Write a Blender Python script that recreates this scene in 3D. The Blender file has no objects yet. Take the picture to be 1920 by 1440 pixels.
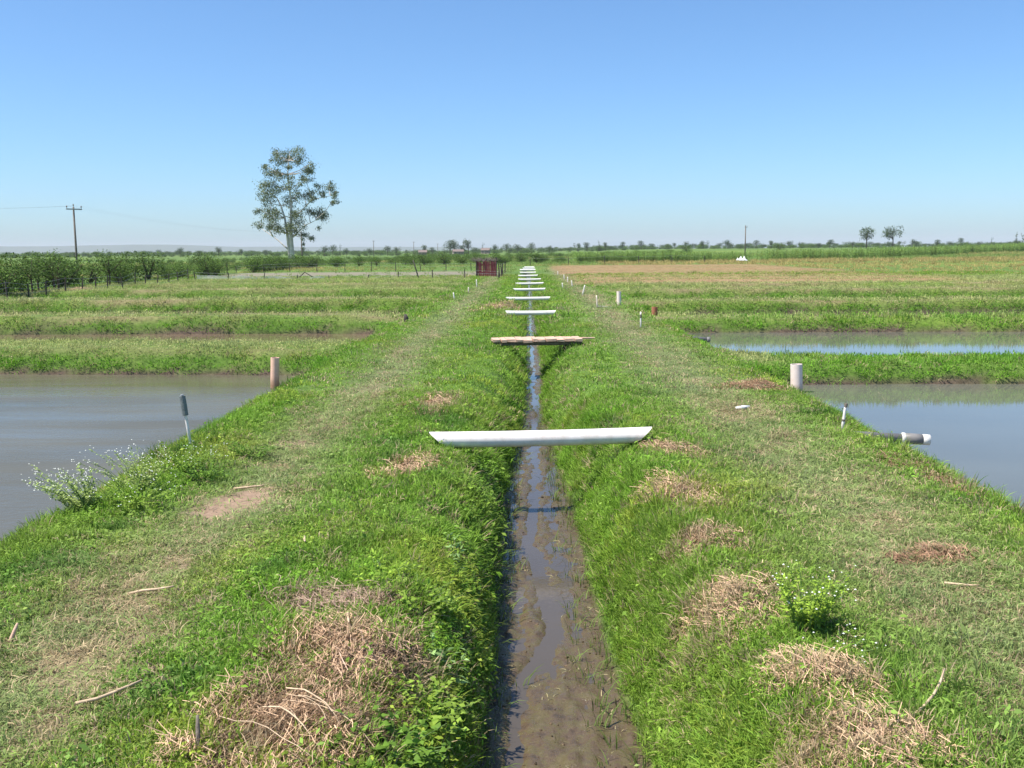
import bpy, math, random
import numpy as np
from mathutils import Vector, Matrix

# ------------------------------------------------------------------ camera, world, sun, exposure
scene = bpy.context.scene
COL = scene.collection
R = math.radians
CAM_H = 2.4
FPX = 1884.0
cam_d = bpy.data.cameras.new('camera'); cam = bpy.data.objects.new('camera', cam_d); COL.objects.link(cam)
cam_d.sensor_width = 36.0; cam_d.lens = 36.0 * FPX / 1920.0
cam_d.clip_start = 0.05; cam_d.clip_end = 30000.0
PITCH = math.atan(252 / FPX); YAW = math.atan(30 / FPX); ROLL = R(-0.42)
CAM_M = Matrix.Rotation(YAW, 4, 'Z') @ Matrix.Rotation(math.pi / 2 - PITCH, 4, 'X') @ Matrix.Rotation(ROLL, 4, 'Z')
cam.matrix_world = Matrix.Translation((0, 0, CAM_H)) @ CAM_M
scene.camera = cam

SUN_EL, SUN_AZ = 62.0, 250.0          # azimuth counted clockwise from +Y (the view direction): left, a little behind
world = bpy.data.worlds.new('World'); scene.world = world; world.use_nodes = True
wn = world.node_tree.nodes; wl = world.node_tree.links
sky = wn.new('ShaderNodeTexSky'); sky.sky_type = 'NISHITA'; sky.sun_disc = False
sky.sun_elevation = R(SUN_EL); sky.sun_rotation = R(SUN_AZ)
sky.altitude = 1500.0; sky.air_density = 1.0; sky.dust_density = 2.8; sky.ozone_density = 10.0
bg = wn['Background']; bg.inputs['Strength'].default_value = 0.115
grade = wn.new('ShaderNodeMix'); grade.data_type = 'RGBA'; grade.blend_type = 'MULTIPLY'; grade.inputs[0].default_value = 1.0; grade.inputs[7].default_value = (1.04, 1.125, 1.09, 1)
wl.new(sky.outputs['Color'], grade.inputs[6]); wl.new(grade.outputs[2], bg.inputs['Color'])

sun_d = bpy.data.lights.new('sun', 'SUN'); sun = bpy.data.objects.new('sun', sun_d); COL.objects.link(sun)
sun_d.energy = 5.0; sun_d.angle = R(0.53); sun_d.color = (1.0, 0.95, 0.86)
az = R(SUN_AZ); el = R(SUN_EL)
to_sun = Vector((math.sin(az) * math.cos(el), math.cos(az) * math.cos(el), math.sin(el)))
sun.rotation_euler = (-to_sun).to_track_quat('-Z', 'Y').to_euler(); sun.location = to_sun * 60

vs = scene.view_settings
vs.view_transform = 'Standard'; vs.look = 'None'; vs.gamma = 1.0; vs.exposure = 0.62; vs.use_curve_mapping = False
scene.cycles.max_bounces = 6; scene.cycles.diffuse_bounces = 2; scene.cycles.glossy_bounces = 2; scene.cycles.transmission_bounces = 2; scene.cycles.transparent_max_bounces = 8; scene.cycles.volume_bounces = 0
scene.cycles.use_denoising = True

rng = np.random.default_rng(7)
random.seed(7)

# ------------------------------------------------------------------ helpers
def tag(o, label=None, cat=None, group=None, kind=None):
    if label: o['label'] = label
    if cat: o['category'] = cat
    if group: o['group'] = group
    if kind: o['kind'] = kind
    return o

def mesh_np(name, verts, faces, smooth=False, attrs=None):
    """faces: an (n,k) array or a list of such arrays (k = 3 or 4)"""
    if not isinstance(faces, (list, tuple)): faces = [faces]
    faces = [np.asarray(f, dtype=np.int32) for f in faces if len(f)]
    me = bpy.data.meshes.new(name)
    verts = np.asarray(verts, dtype=np.float32)
    me.vertices.add(len(verts)); me.vertices.foreach_set('co', verts.ravel())
    loops = np.concatenate([f.ravel() for f in faces]); tot = np.concatenate([np.full(len(f), f.shape[1], np.int32) for f in faces])
    me.loops.add(len(loops)); me.loops.foreach_set('vertex_index', loops)
    me.polygons.add(len(tot)); st = np.concatenate([[0], np.cumsum(tot)[:-1]]).astype(np.int32)
    me.polygons.foreach_set('loop_start', st)
    if smooth: me.polygons.foreach_set('use_smooth', np.ones(len(tot), bool))
    me.update(calc_edges=True)
    for k, a in (attrs or {}).items():
        a = np.asarray(a, dtype=np.float32)
        if a.ndim == 1:
            at = me.attributes.new(k, 'FLOAT', 'POINT'); at.data.foreach_set('value', a)
        else:
            at = me.attributes.new(k, 'FLOAT_COLOR', 'POINT'); at.data.foreach_set('color', np.c_[a, np.ones(len(a))].astype(np.float32).ravel())
    return me

def obj(name, me, mat, parent=None, loc=None, rot=None, link=True):
    o = bpy.data.objects.new(name, me)
    if mat is not None:
        me.materials.clear(); me.materials.append(mat)
    if link: COL.objects.link(o)
    if parent: o.parent = parent
    if loc is not None: o.location = loc
    if rot is not None: o.rotation_euler = rot
    return o

def empty(name, loc=(0, 0, 0), rz=0.0):
    o = bpy.data.objects.new(name, None); COL.objects.link(o); o.location = loc; o.rotation_euler = (0, 0, rz)
    o.empty_display_size = 0.2
    return o

class MB:
    """collects shapes into one mesh"""
    def __init__(s): s.v = []; s.f = []; s.n = 0
    def add(s, v, f):
        s.v.append(np.asarray(v, float)); s.f += [[i + s.n for i in q] for q in f]; s.n += len(v)
        return s
    def box(s, c, size, rot=None, jit=0.0):
        sx, sy, sz = [q / 2 for q in size]
        v = np.array([[x, y, z] for x in (-sx, sx) for y in (-sy, sy) for z in (-sz, sz)])
        if jit: v += rng.normal(0, jit, v.shape)
        if rot is not None: v = v @ np.array(Matrix.Rotation(rot, 3, 'Z')).T
        return s.add(v + np.array(c), [(0, 1, 3, 2), (4, 6, 7, 5), (0, 4, 5, 1), (2, 3, 7, 6), (0, 2, 6, 4), (1, 5, 7, 3)])
    def tube(s, pts, rad, n=8, cap=True):
        pts = [Vector(p) for p in pts]
        if not hasattr(rad, '__len__'): rad = [rad] * len(pts)
        v = []; up = Vector((0.13, 0.21, 0.97))
        for i, p in enumerate(pts):
            d = (pts[min(i + 1, len(pts) - 1)] - pts[max(i - 1, 0)]).normalized()
            a = d.cross(up)
            if a.length < 0.05: a = d.cross(Vector((1, 0, 0)))
            a.normalize(); b = d.cross(a)
            for k in range(n):
                t = 2 * math.pi * k / n
                v.append(p + (a * math.cos(t) + b * math.sin(t)) * rad[i])
        f = []
        for i in range(len(pts) - 1):
            for k in range(n):
                f.append((i * n + k, i * n + (k + 1) % n, (i + 1) * n + (k + 1) % n, (i + 1) * n + k))
        if cap: f.append(tuple(range(n))[::-1]); f.append(tuple((len(pts) - 1) * n + k for k in range(n)))
        return s.add([tuple(q) for q in v], f)
    def lathe(s, prof, n=20, axis='Z', org=(0, 0, 0)):
        """prof: list of (radius, height); closed by the profile itself"""
        v = []
        for r, h in prof:
            for k in range(n):
                t = 2 * math.pi * k / n
                p = (r * math.cos(t), r * math.sin(t), h)
                if axis == 'X': p = (h, r * math.cos(t), r * math.sin(t))
                v.append((p[0] + org[0], p[1] + org[1], p[2] + org[2]))
        f = []
        for i in range(len(prof) - 1):
            for k in range(n):
                q = (i * n + k, i * n + (k + 1) % n, (i + 1) * n + (k + 1) % n, (i + 1) * n + k)
                f.append(q)
        return s.add(v, f)
    def build(s, name, mat, parent=None, smooth=False, **kw):
        me = bpy.data.meshes.new(name)
        me.from_pydata(np.concatenate(s.v).tolist(), [], s.f)
        if smooth: me.polygons.foreach_set('use_smooth', np.ones(len(me.polygons), bool))
        me.update()
        return obj(name, me, mat, parent, **kw)

# value noise in numpy
def _hash(ix, iy, seed):
    n = (ix.astype(np.int64) * 374761393 + iy.astype(np.int64) * 668265263 + seed * 974634777) & 0x7fffffff
    n = ((n ^ (n >> 13)) * 1274126177) & 0x7fffffff
    n = n ^ (n >> 16)
    return (n & 0xffff) / 65535.0
def vnoise(x, y, seed=0):
    x = np.asarray(x, float); y = np.asarray(y, float)
    ix = np.floor(x); iy = np.floor(y); fx = x - ix; fy = y - iy
    fx = fx * fx * (3 - 2 * fx); fy = fy * fy * (3 - 2 * fy)
    a = _hash(ix, iy, seed); b = _hash(ix + 1, iy, seed); c = _hash(ix, iy + 1, seed); d = _hash(ix + 1, iy + 1, seed)
    return (a * (1 - fx) + b * fx) * (1 - fy) + (c * (1 - fx) + d * fx) * fy
def fbm(x, y, seed=0, octv=3):
    t = 0.0; a = 1.0; s = 0.0
    for o in range(octv):
        t = t + a * (vnoise(np.asarray(x) * 2 ** o + 17.3 * o, np.asarray(y) * 2 ** o + 9.1 * o, seed + o) - 0.5); s += a; a *= 0.55
    return t / s * 2      # about -1..1
def sstep(a, b, x):
    t = np.clip((np.asarray(x, float) - a) / (b - a), 0, 1); return t * t * (3 - 2 * t)

# ------------------------------------------------------------------ materials
def new_mat(name):
    m = bpy.data.materials.new(name); m.use_nodes = True
    return m, m.node_tree.nodes, m.node_tree.links, m.node_tree.nodes['Principled BSDF']
def ramp(n, stops):
    r = n.new('ShaderNodeValToRGB'); e = r.color_ramp.elements
    while len(e) < len(stops): e.new(0.5)
    for q, (p, c) in zip(e, stops): q.position = p; q.color = (*c, 1)
    return r
def noise(n, l, scale, detail=4, rough=0.6, vec=None):
    t = n.new('ShaderNodeTexNoise'); t.inputs['Scale'].default_value = scale; t.inputs['Detail'].default_value = detail; t.inputs['Roughness'].default_value = rough
    if vec is not None: l.new(vec, t.inputs['Vector'])
    return t
def mixc(n, l, fac, a, b):
    m = n.new('ShaderNodeMix'); m.data_type = 'RGBA'
    for sock, val in ((m.inputs[0], fac), (m.inputs[6], a), (m.inputs[7], b)):
        if hasattr(val, 'is_linked'): l.new(val, sock)
        elif isinstance(val, (tuple, list)): sock.default_value = (*val, 1)
        else: sock.default_value = val
    return m.outputs[2]
def attr(n, name, kind='GEOMETRY'):
    a = n.new('ShaderNodeAttribute'); a.attribute_name = name; a.attribute_type = kind; return a
def math_(n, l, op, a, b=None):
    m = n.new('ShaderNodeMath'); m.operation = op
    for i, v in enumerate((a, b)):
        if v is None: continue
        if hasattr(v, 'is_linked'): l.new(v, m.inputs[i])
        else: m.inputs[i].default_value = v
    return m.outputs[0]

def plain(name, col, rough=0.6, var=0.25, scale=8.0, bump=0.0, bscale=40.0, spec=0.3, dirt=None, dirt_amt=0.5, coords='Object'):
    m, n, l, b = new_mat(name)
    tc = n.new('ShaderNodeTexCoord'); v = tc.outputs[coords]
    t = noise(n, l, scale, 5, 0.65, v)
    lo = tuple(c * (1 - var) for c in col); hi = tuple(min(1, c * (1 + var)) for c in col)
    r = ramp(n, [(0.3, lo), (0.7, hi)]); l.new(t.outputs[0], r.inputs[0]); c = r.outputs[0]
    if dirt:
        t2 = noise(n, l, scale * 0.45, 6, 0.7, v)
        r2 = ramp(n, [(0.45, (0, 0, 0)), (0.7, (dirt_amt,) * 3)]); l.new(t2.outputs[0], r2.inputs[0])
        c = mixc(n, l, r2.outputs[0], c, dirt)
    l.new(c, b.inputs['Base Color']); b.inputs['Roughness'].default_value = rough; b.inputs['Specular IOR Level'].default_value = spec
    if bump:
        t3 = noise(n, l, bscale, 4, 0.6, v); bp = n.new('ShaderNodeBump'); bp.inputs['Strength'].default_value = bump; bp.inputs['Distance'].default_value = 0.01
        l.new(t3.outputs[0], bp.inputs['Height']); l.new(bp.outputs[0], b.inputs['Normal'])
    return m

def stain(m, z0, z1, col, amt=.85):
    """a wet and algae line left on a standpipe by the pond"""
    n, l = m.node_tree.nodes, m.node_tree.links; b = n['Principled BSDF']; old = b.inputs['Base Color'].links[0].from_socket
    tc = n.new('ShaderNodeTexCoord'); sp = n.new('ShaderNodeSeparateXYZ'); l.new(tc.outputs['Object'], sp.inputs[0]); t = noise(n, l, 9, 4, .6, tc.outputs['Object'])
    z = math_(n, l, 'ADD', sp.outputs[2], math_(n, l, 'MULTIPLY', math_(n, l, 'SUBTRACT', t.outputs[0], .5), .16))
    mr = n.new('ShaderNodeMapRange'); mr.inputs[1].default_value = z0; mr.inputs[2].default_value = z1; mr.inputs[3].default_value = amt; mr.inputs[4].default_value = 0; l.new(z, mr.inputs[0])
    l.new(mixc(n, l, mr.outputs[0], old, col), b.inputs['Base Color'])
def leaf_mat(name, col=None, trans=0.35, var=0.35, instancer=True, rough=0.55, attr_name='tint'):
    """foliage: colour from an attribute (or fixed), varied per blade, partly translucent"""
    m, n, l, b = new_mat(name)
    bv = attr(n, 'bv')
    if col is None:
        ti = attr(n, attr_name, 'INSTANCER' if instancer else 'GEOMETRY'); base = ti.outputs['Color']
    else:
        rg = n.new('ShaderNodeRGB'); rg.outputs[0].default_value = (*col, 1); base = rg.outputs[0]
    k = n.new('ShaderNodeMapRange'); k.inputs[3].default_value = 1 - var; k.inputs[4].default_value = 1 + var; l.new(bv.outputs['Fac'], k.inputs[0])
    vm = n.new('ShaderNodeVectorMath'); vm.operation = 'SCALE'; l.new(base, vm.inputs[0]); l.new(k.outputs[0], vm.inputs['Scale'])
    l.new(vm.outputs[0], b.inputs['Base Color']); b.inputs['Roughness'].default_value = rough; b.inputs['Specular IOR Level'].default_value = 0.12
    tr = n.new('ShaderNodeBsdfTranslucent'); l.new(vm.outputs[0], tr.inputs['Color'])
    mx = n.new('ShaderNodeMixShader'); mx.inputs[0].default_value = trans
    out = n['Material Output']
    l.new(b.outputs[0], mx.inputs[1]); l.new(tr.outputs[0], mx.inputs[2]); l.new(mx.outputs[0], out.inputs['Surface'])
    return m

M = {}
M['grass'] = leaf_mat('grass_blades', trans=0.35)
M['clod'] = leaf_mat('mud_clod', trans=0.0, rough=.6)
M['straw'] = leaf_mat('dry_straw', trans=0.15, instancer=False, rough=0.7)
M['weed'] = leaf_mat('weed_leaf', trans=0.35, instancer=False)
M['bush'] = leaf_mat('bush_leaf', trans=0.25, instancer=False)
M['pvc'] = plain('white_plastic', (0.86, 0.78, 0.74), 0.4, 0.03, 11, dirt=(0.5, 0.40, 0.30), dirt_amt=0.45, spec=0.5)
M['pvc_far'] = plain('white_plastic_weathered', (0.78, 0.75, 0.70), 0.4, 0.05, 3, dirt=(0.45, 0.38, 0.28), dirt_amt=0.4, spec=0.5)
M['pvc_pink'] = plain('pinkish_plastic', (0.80, 0.52, 0.38), 0.5, 0.12, 4, dirt=(0.5, 0.30, 0.18), dirt_amt=0.5)
M['pvc_cream'] = plain('cream_plastic', (0.86, 0.71, 0.63), 0.45, 0.06, 4, dirt=(0.55, 0.40, 0.28), dirt_amt=0.6)
M['pvc_grey'] = plain('grey_plastic', (0.19, 0.18, 0.175), 0.5, 0.2, 6, dirt=(0.27, 0.24, 0.21), dirt_amt=0.5)
M['clay'] = plain('red_clay', (0.36, 0.14, 0.08), 0.8, 0.25, 8, dirt=(0.15, 0.1, 0.07))
M['plank'] = plain('sunbleached_plank', (0.58, 0.37, 0.265), 0.8, 0.2, 12, bump=0.4, bscale=60, dirt=(0.55, 0.45, 0.36), dirt_amt=0.6)
M['oldwood'] = plain('weathered_wood', (0.16, 0.13, 0.105), 0.85, 0.3, 10, bump=0.5, bscale=50, dirt=(0.26, 0.23, 0.2))
M['darkwood'] = plain('dark_post_wood', (0.07, 0.058, 0.05), 0.9, 0.35, 10, bump=0.4)
M['twig'] = plain('dry_cane', (0.54, 0.40, 0.26), 0.7, 0.3, 14)
M['metal'] = plain('galvanised', (0.35, 0.36, 0.37), 0.5, 0.15, 10)
M['maroon'] = plain('maroon_slat', (0.17, 0.03, 0.035), 0.75, 0.45, 6, dirt=(0.32, 0.2, 0.17), dirt_amt=0.45)
M['bark'] = plain('pale_gum_bark', (0.64, 0.56, 0.50), 0.8, 0.2, 1.2, dirt=(0.33, 0.27, 0.22), dirt_amt=0.7)
M['stem'] = plain('bush_stem', (0.10, 0.075, 0.05), 0.9, 0.3, 6)
M['greenstem'] = plain('green_stem', (0.14, 0.22, 0.06), 0.7, 0.2, 6)
M['petal'] = plain('white_petal', (0.78, 0.78, 0.72), 0.7, 0.05, 6)
M['insul'] = plain('insulator', (0.28, 0.2, 0.17), 0.3, 0.1)
M['cable'] = plain('overhead_cable', (0.25, 0.26, 0.28), 0.5, 0.1)
M['earth'] = plain('brown_earth', (0.22, 0.14, 0.085), 0.95, 0.3, 5, bump=0.6, bscale=12)
M['white'] = plain('white_sheet', (0.8, 0.8, 0.8), 0.6, 0.05)
M['meshgrey'] = plain('grey_mesh_sleeve', (0.16, 0.18, 0.18), 0.8, 0.5, 60, bump=0.6, bscale=120, dirt=(0.3, 0.32, 0.32))
M['housewall'] = plain('rendered_wall', (0.34, 0.27, 0.22), 0.9, 0.1)
M['houseroof'] = plain('roof_sheet', (0.20, 0.15, 0.13), 0.7, 0.2)

stain(M['pvc_pink'], .05, .28, (.26, .15, .08)); stain(M['pvc_cream'], .03, .20, (.30, .20, .12))
# ------------------------------------------------------------------ terrain
SKEW = 0.04
def floor_l(y): return np.interp(y, [2, 6, 8, 12.3, 14.8, 18, 21, 25.4, 35, 145], [-.38, -.36, -.33, -.38, -.32, -.18, -.10, -.08, -.12, -.12])
def floor_r(y): return np.interp(y, [2, 6, 8, 12.3, 14.8, 18, 21, 25.4, 35, 145], [.86, .80, .66, .60, .50, .40, .32, .42, .40, .40])
def stream_c(y): return np.interp(y, [3, 6, 7.3, 8.2, 9.4, 11, 12, 14, 15.5, 18, 20, 22, 24, 26, 30, 60, 140],
                                  [-.15, -.13, -.03, .20, .17, .02, .06, .07, .14, .10, .20, .16, .05, .17, .12, .15, .13])
MUD_Z, DITCH_W = -0.90, -0.9005
HEAPS = [  # x, y, radius x, radius y, mound height, strands, tone, label
    (-1.22, 4.95, .36, .46, .12, 7000, 0, 'largest mat of dead cut grass left of the ditch, with long pale canes'),
    (-1.20, 5.88, .40, .36, .12, 4600, 0, 'purplish brown hay clump left of the ditch, just beyond the largest mat'),
    (-1.25, 6.70, .40, .20, .06, 1200, 1, 'thin strip of dead grass left of the ditch beyond the hay clumps'),
    (-.78, 5.75, .20, .30, .06, 900, 1, 'small brown dead grass clump beside the broad leaved weeds'),
    (1.40, 6.80, .30, .46, .12, 1500, 0, 'large pink brown heap of dead grass beside the white flowered bush'),
    (1.50, 8.15, .30, .34, .10, 1200, 0, 'dead grass heap right of the ditch beyond the flowered bush'),
    (1.52, 9.75, .25, .60, .08, 1300, 0, 'narrow strip of straw along the right ditch bank, halfway to the pipe'),
    (1.64, 5.42, .22, .20, .16, 1100, 0, 'rounded straw mound at the bottom right beside the green grass'),
    (1.60, 4.72, .30, .26, .09, 900, 0, 'spread of straw at the bottom edge right of the ditch'),
    (3.20, 7.70, .30, .14, .07, 800, 2, 'small reddish dead grass pile alone on the right bank path'),
    (4.45, 10.4, .24, .85, .06, 1500, 2, 'rust brown dead grass lying along the right pond edge'),
    (1.72, 12.0, .25, .35, .07, 800, 0, 'straw tuft at the right end of the nearest white pipe'),
    (-1.36, 11.1, .26, .45, .05, 700, 0, 'faded straw patch at the left end of the nearest white pipe'),
    (-1.48, 15.7, .32, .85, .05, 900, 0, 'straw patch on the left bank beyond the nearest white pipe'),
    (4.05, 17.6, .55, .45, .08, 900, 2, 'rust brown dead grass beside the cream standpipe and white stake'),
    (-1.15, 43.5, .55, 2.6, .10, 1200, 0, 'brown dead grass left of the ditch between the second and third far pipes'),
]
# dikes: centre (skewed y), half top width, slope width, crest height
DIKES_L = [(25.0, .95, 1.15, .06), (36.5, .8, .9, .10), (48.0, .9, .75, .13), (60.6, 1.0, .8, .14), (71.0, 1.0, .8, .12), (81.5, 1.6, 1.0, .08)]
DIKES_R = [(22.95, .85, .75, -.12), (36.9, .85, 1.05, -.09), (46.9, .95, .85, .02), (58.6, 1.0, .8, .10), (67.0, 1.0, .8, .10)]
WATER_Z = -0.52
def dike_profile(ys, dikes, bed_wet, bed_dry, n_wet, end, seed, x):
    wob = 0.22 * fbm(x * 0.35, ys * 0.02, seed)
    wet_end = dikes[n_wet - 1][0]
    bed = np.where(ys < wet_end, bed_wet, bed_dry)
    z = bed.copy()
    for c, ht, sw, zt in dikes:
        k = 1 - sstep(ht, ht + sw, np.abs(ys + wob - c))
        z = np.maximum(z, bed + (zt - bed) * k)
    return z + (0 - z) * sstep(end - 1.5, end + 1.5, ys)

def height(x, y):
    x = np.asarray(x, float); y = np.asarray(y, float)
    ys = y + SKEW * x
    near = 1 - sstep(60, 160, y)
    rough = 0.055 * fbm(x * 0.9, y * 0.55, 3) + 0.035 * fbm(x * 3.1, y * 2.3, 5) + 0.012 * fbm(x * 9, y * 9, 8, 2)
    z = rough * (0.35 + 0.65 * near)
    z = z - 0.05 * np.exp(-((x + 2.9) / .55) ** 2) * near - 0.05 * np.exp(-((x - 3.0) / .7) ** 2) * near
    # ponds and dikes
    wl_ = 0.12 * fbm(y * 0.6, x * 0.0, 11); wr_ = 0.12 * fbm(y * 0.6, x * 0.0, 13)
    sl = 1 - sstep(-6.35, -3.95, x + wl_)
    sr = sstep(4.05, 6.65, x + wr_)
    gate = sstep(-9, -6, y)
    zl = dike_profile(ys, DIKES_L, -1.15, -.72, 2, 84, 21, x) + 0.6 * rough
    zr = dike_profile(ys, DIKES_R, -1.15, -.66, 3, 69, 23, x) + 0.6 * rough
    out_l = sstep(-29.5, -26.5, x); out_r = 1 - sstep(36, 41, x)
    z = z + (zl - z) * sl * gate * out_l
    z = z + (zr - z) * sr * gate * out_r
    # furrow ridges in the hay field
    fld = sstep(3.5, 6, x) * (1 - sstep(30, 36, x)) * sstep(69, 72, ys) * (1 - sstep(146, 152, ys))
    z = z + fld * 0.14 * np.cos((ys - 67) * 2 * np.pi / 7.5)
    # outside the farm
    z = z - 1.0 * (1 - sstep(-46, -30, x)) * sstep(25, 50, y) * (1 - sstep(900, 2500, y))
    z = z + 1.9 * sstep(190, 560, y) * sstep(5, 90, x) * (1 - sstep(1500, 3500, y))
    z = z + sstep(250, 700, y) * 0.8 * fbm(x * 0.004, y * 0.004, 31)
    # the ditch
    wob = 0.055 * fbm(y * 1.3, x * 0, 41) + .035 * fbm(y * 5, x * 0, 42); wob2 = 0.09 * fbm(y * 1.1, x * 0, 43) + .045 * fbm(y * 4.3, x * 0, 44)
    fl = floor_l(y) + wob; fr = floor_r(y) + wob2
    dl = fl - x; dr = x - fr
    wl2 = np.interp(y, [5, 12, 20, 150], [.62, .72, .8, .8]); wr2 = np.interp(y, [5, 12, 20, 150], [.80, .85, .85, .8])
    pl = np.clip(dl / wl2, 0, 1) ** 0.46; pr = np.clip(dr / wr2, 0, 1) ** 0.72
    p = np.where(dl > 0, pl * pl * (3 - 2 * pl), np.where(dr > 0, pr * pr * (3 - 2 * pr), 0))
    dg = sstep(-9, -7, y) * (1 - sstep(138, 143, y))
    mud = MUD_Z + 0.026 * fbm(x * 2.6, y * 1.3, 51) + 0.030 * fbm(x * 7, y * 3.6, 53) + 0.018 * fbm(x * 20, y * 14, 57, 2)
    sc = stream_c(y) + 0.06 * fbm(y * 1.4, x * 0, 59)
    sw = 0.07 + 0.045 * fbm(y * 0.9, x * 0, 61)
    mud = mud - 0.045 * np.exp(-((x - sc) / sw) ** 2) + 0.02
    side = sstep(7.4, 8.6, y) * (1 - sstep(15, 18, y)); mud = mud - side * .030 * (np.exp(-((x - sc - .24 - .08 * fbm(y * 1.9, x * 0, 62)) / .07) ** 2) + np.exp(-((x - sc + .25 + .08 * fbm(y * 1.7, x * 0, 63)) / .06) ** 2))
    zd = mud + (z - mud) * p
    z = z + (zd - z) * dg
    for ox, oy, orad in ((4.85, 13.55, .55), (4.75, 29.3, .65)):      # washed out notches under the outlet pipes
        z = z - .30 * np.exp(-(((x - ox) / orad) ** 2 + ((y - oy) / .5) ** 2))
    for hx, hy, rx, ry, hh, *_ in HEAPS:
        z = z + .38 * hh * np.exp(-(((x - hx) / rx) ** 2 + ((y - hy) / ry) ** 2) * 1.3) * (0.75 + 0.5 * fbm(x * 4, y * 4, 71))
    return z

def axis(segs):
    out = []
    for a, b, st in segs: out += list(np.arange(a, b, st))
    return out
gx = axis([(-34, -14, .8), (-14, -6.5, .34), (-6.5, -1.7, .1), (-1.7, -.45, .05), (-.45, .9, .024), (.9, 2.2, .05), (2.2, 6.9, .1), (6.9, 14, .34), (14, 44, .9)])
g = 1.2; far = []
q = 44.0
while q < 9000: far.append(q); q += g; g *= 1.16
gx = sorted(set(np.round([-f + 10 for f in far] + gx + far + [9000, -9000], 3)))
gy = axis([(-120, -12, 12), (-12, 3, .6), (3, 9, .045), (9, 14, .065), (14, 32, .11), (32, 64, .2), (64, 156, .7)])
g = 1.2; q = 156.0
while q < 9000: gy.append(q); q += g; g *= 1.1
gy = sorted(set(np.round(gy + [9000], 3)))
gx = np.array(gx); gy = np.array(gy)
GX, GY = np.meshgrid(gx, gy); GZ = height(GX, GY)
nx, ny = len(gx), len(gy)

def masks(x, y, z):
    """colour zones of the ground: mud, bare soil, dry straw litter, path wear, hay field, pink bare yard"""
    ys = y + SKEW * x
    fl = floor_l(y); fr = floor_r(y)
    mud = (1 - sstep(-.80, -.72, z)) * (1 - sstep(-.06, .04, np.maximum(fl - x, x - fr)))
    path = np.exp(-((x + 2.85 + .2 * fbm(y * .3, x * 0, 81)) / .62) ** 2) + np.exp(-((x - 3.05 + .25 * fbm(y * .3, x * 0, 83)) / .85) ** 2)
    path = path * sstep(2, 4, y) * (1 - sstep(100, 150, y))
    soil = np.clip(np.exp(-(((x + 2.90) / .36) ** 2 + ((y - 9.55 - .9 * (x + 2.9)) / .62) ** 2)) * 1.3, 0, 1)
    edge = (1 - sstep(WATER_Z + .03 + .03 * (y > 18), WATER_Z + .11 + .05 * (y > 18) + .06 * fbm(x * 2, y * 2, 85), z)) * (np.abs(x) > 3.5) * (ys < 51)
    under = sstep(.25, .6, fbm(x * 2.5, y * 1.2, 86)) * (1 - sstep(.02, .14, np.abs(x - fl + .04))) * (z < -.3) * .8
    base_ = (1 - sstep(-.62, -.50, z)) * (np.abs(x) > 4.5) * (ys > 38) * (ys < 84) * np.where(x > 0, ys > 50, 1) * .75
    bare = np.clip(np.maximum(np.maximum(edge, base_), under), 0, 1)
    worn = np.exp(-((x + 2.85) / .6) ** 2) * sstep(.28, .55, fbm(x * 2.3, y * 1.5, 88)) * .8 * (y < 14)
    earth = np.clip(np.maximum(soil * 1.2, worn), 0, 1)
    dry = np.zeros_like(x)
    for hx, hy, rx, ry, *_ in HEAPS:
        dry = np.maximum(dry, np.exp(-(((x - hx) / rx) ** 2 + ((y - hy) / ry) ** 2) * 1.1))
    dry = np.maximum(dry, np.where(x < 0, .35 + .6 * (1 - sstep(11, 17, y)), .5) * path * sstep(-.15, .5, fbm(x * 1.3, y * .8, 87)))
    crest = sstep(-.14, .0, z) * (np.abs(x) > 4.2) * sstep(22, 26, y) * (1 - sstep(66, 90, y))
    dry = np.maximum(dry, crest * sstep(-.25, .5, fbm(x * .35, ys * 1.1, 89)) * np.where(x > 0, 1.0, .8))
    hay = sstep(2.0, 4.5, x) * (1 - sstep(30, 35, x + 3 * fbm(x * .1, y * .1, 91))) * sstep(66, 72, ys) * (1 - sstep(146, 151, ys))
    hay = hay * (0.72 + .35 * fbm(x * .05, ys * .5, 93))
    yard = (1 - sstep(-3.6, -2.6, x)) * sstep(-33, -31, x) * sstep(86.5, 89, y) * (1 - sstep(112, 116, y))
    return mud, np.clip(path, 0, 1), bare, np.clip(dry, 0, 1), np.clip(hay, 0, 1), yard, earth

mk = masks(GX.ravel(), GY.ravel(), GZ.ravel())
idx = np.arange(nx * ny).reshape(ny, nx)
quads = np.stack([idx[:-1, :-1], idx[:-1, 1:], idx[1:, 1:], idx[1:, :-1]], -1).reshape(-1, 4)
gme = mesh_np('ground', np.c_[GX.ravel(), GY.ravel(), GZ.ravel()], quads, smooth=True,
              attrs=dict(zip(('mud', 'path', 'bare', 'dry', 'hay', 'yard', 'earth'), mk)))

m, n, l, b = new_mat('ground_soil_and_turf')
geo = n.new('ShaderNodeNewGeometry'); P = geo.outputs['Position']
mp = n.new('ShaderNodeMapping'); mp.inputs['Scale'].default_value = (0.25, 1.0, 1.0); l.new(P, mp.inputs['Vector'])
t1 = noise(n, l, 0.55, 6, 0.65, P); t2 = noise(n, l, 9.0, 5, 0.7, P); t3 = noise(n, l, 0.02, 6, 0.6, mp.outputs[0]); t4 = noise(n, l, 45, 3, 0.7, P)
r1 = ramp(n, [(0.30, (.065, .122, .018)), (0.5, (.105, .185, .030)), (0.72, (.155, .205, .048))]); l.new(t1.outputs[0], r1.inputs[0])
r2 = ramp(n, [(0.3, (.55, .55, .55)), (0.7, (1.35, 1.3, 1.25))]); l.new(t2.outputs[0], r2.inputs[0])
r3 = ramp(n, [(0.35, (.75, .85, .8)), (0.5, (1, 1, 1)), (0.65, (1.5, 1.25, 1.2))]); l.new(t3.outputs[0], r3.inputs[0])
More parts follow.
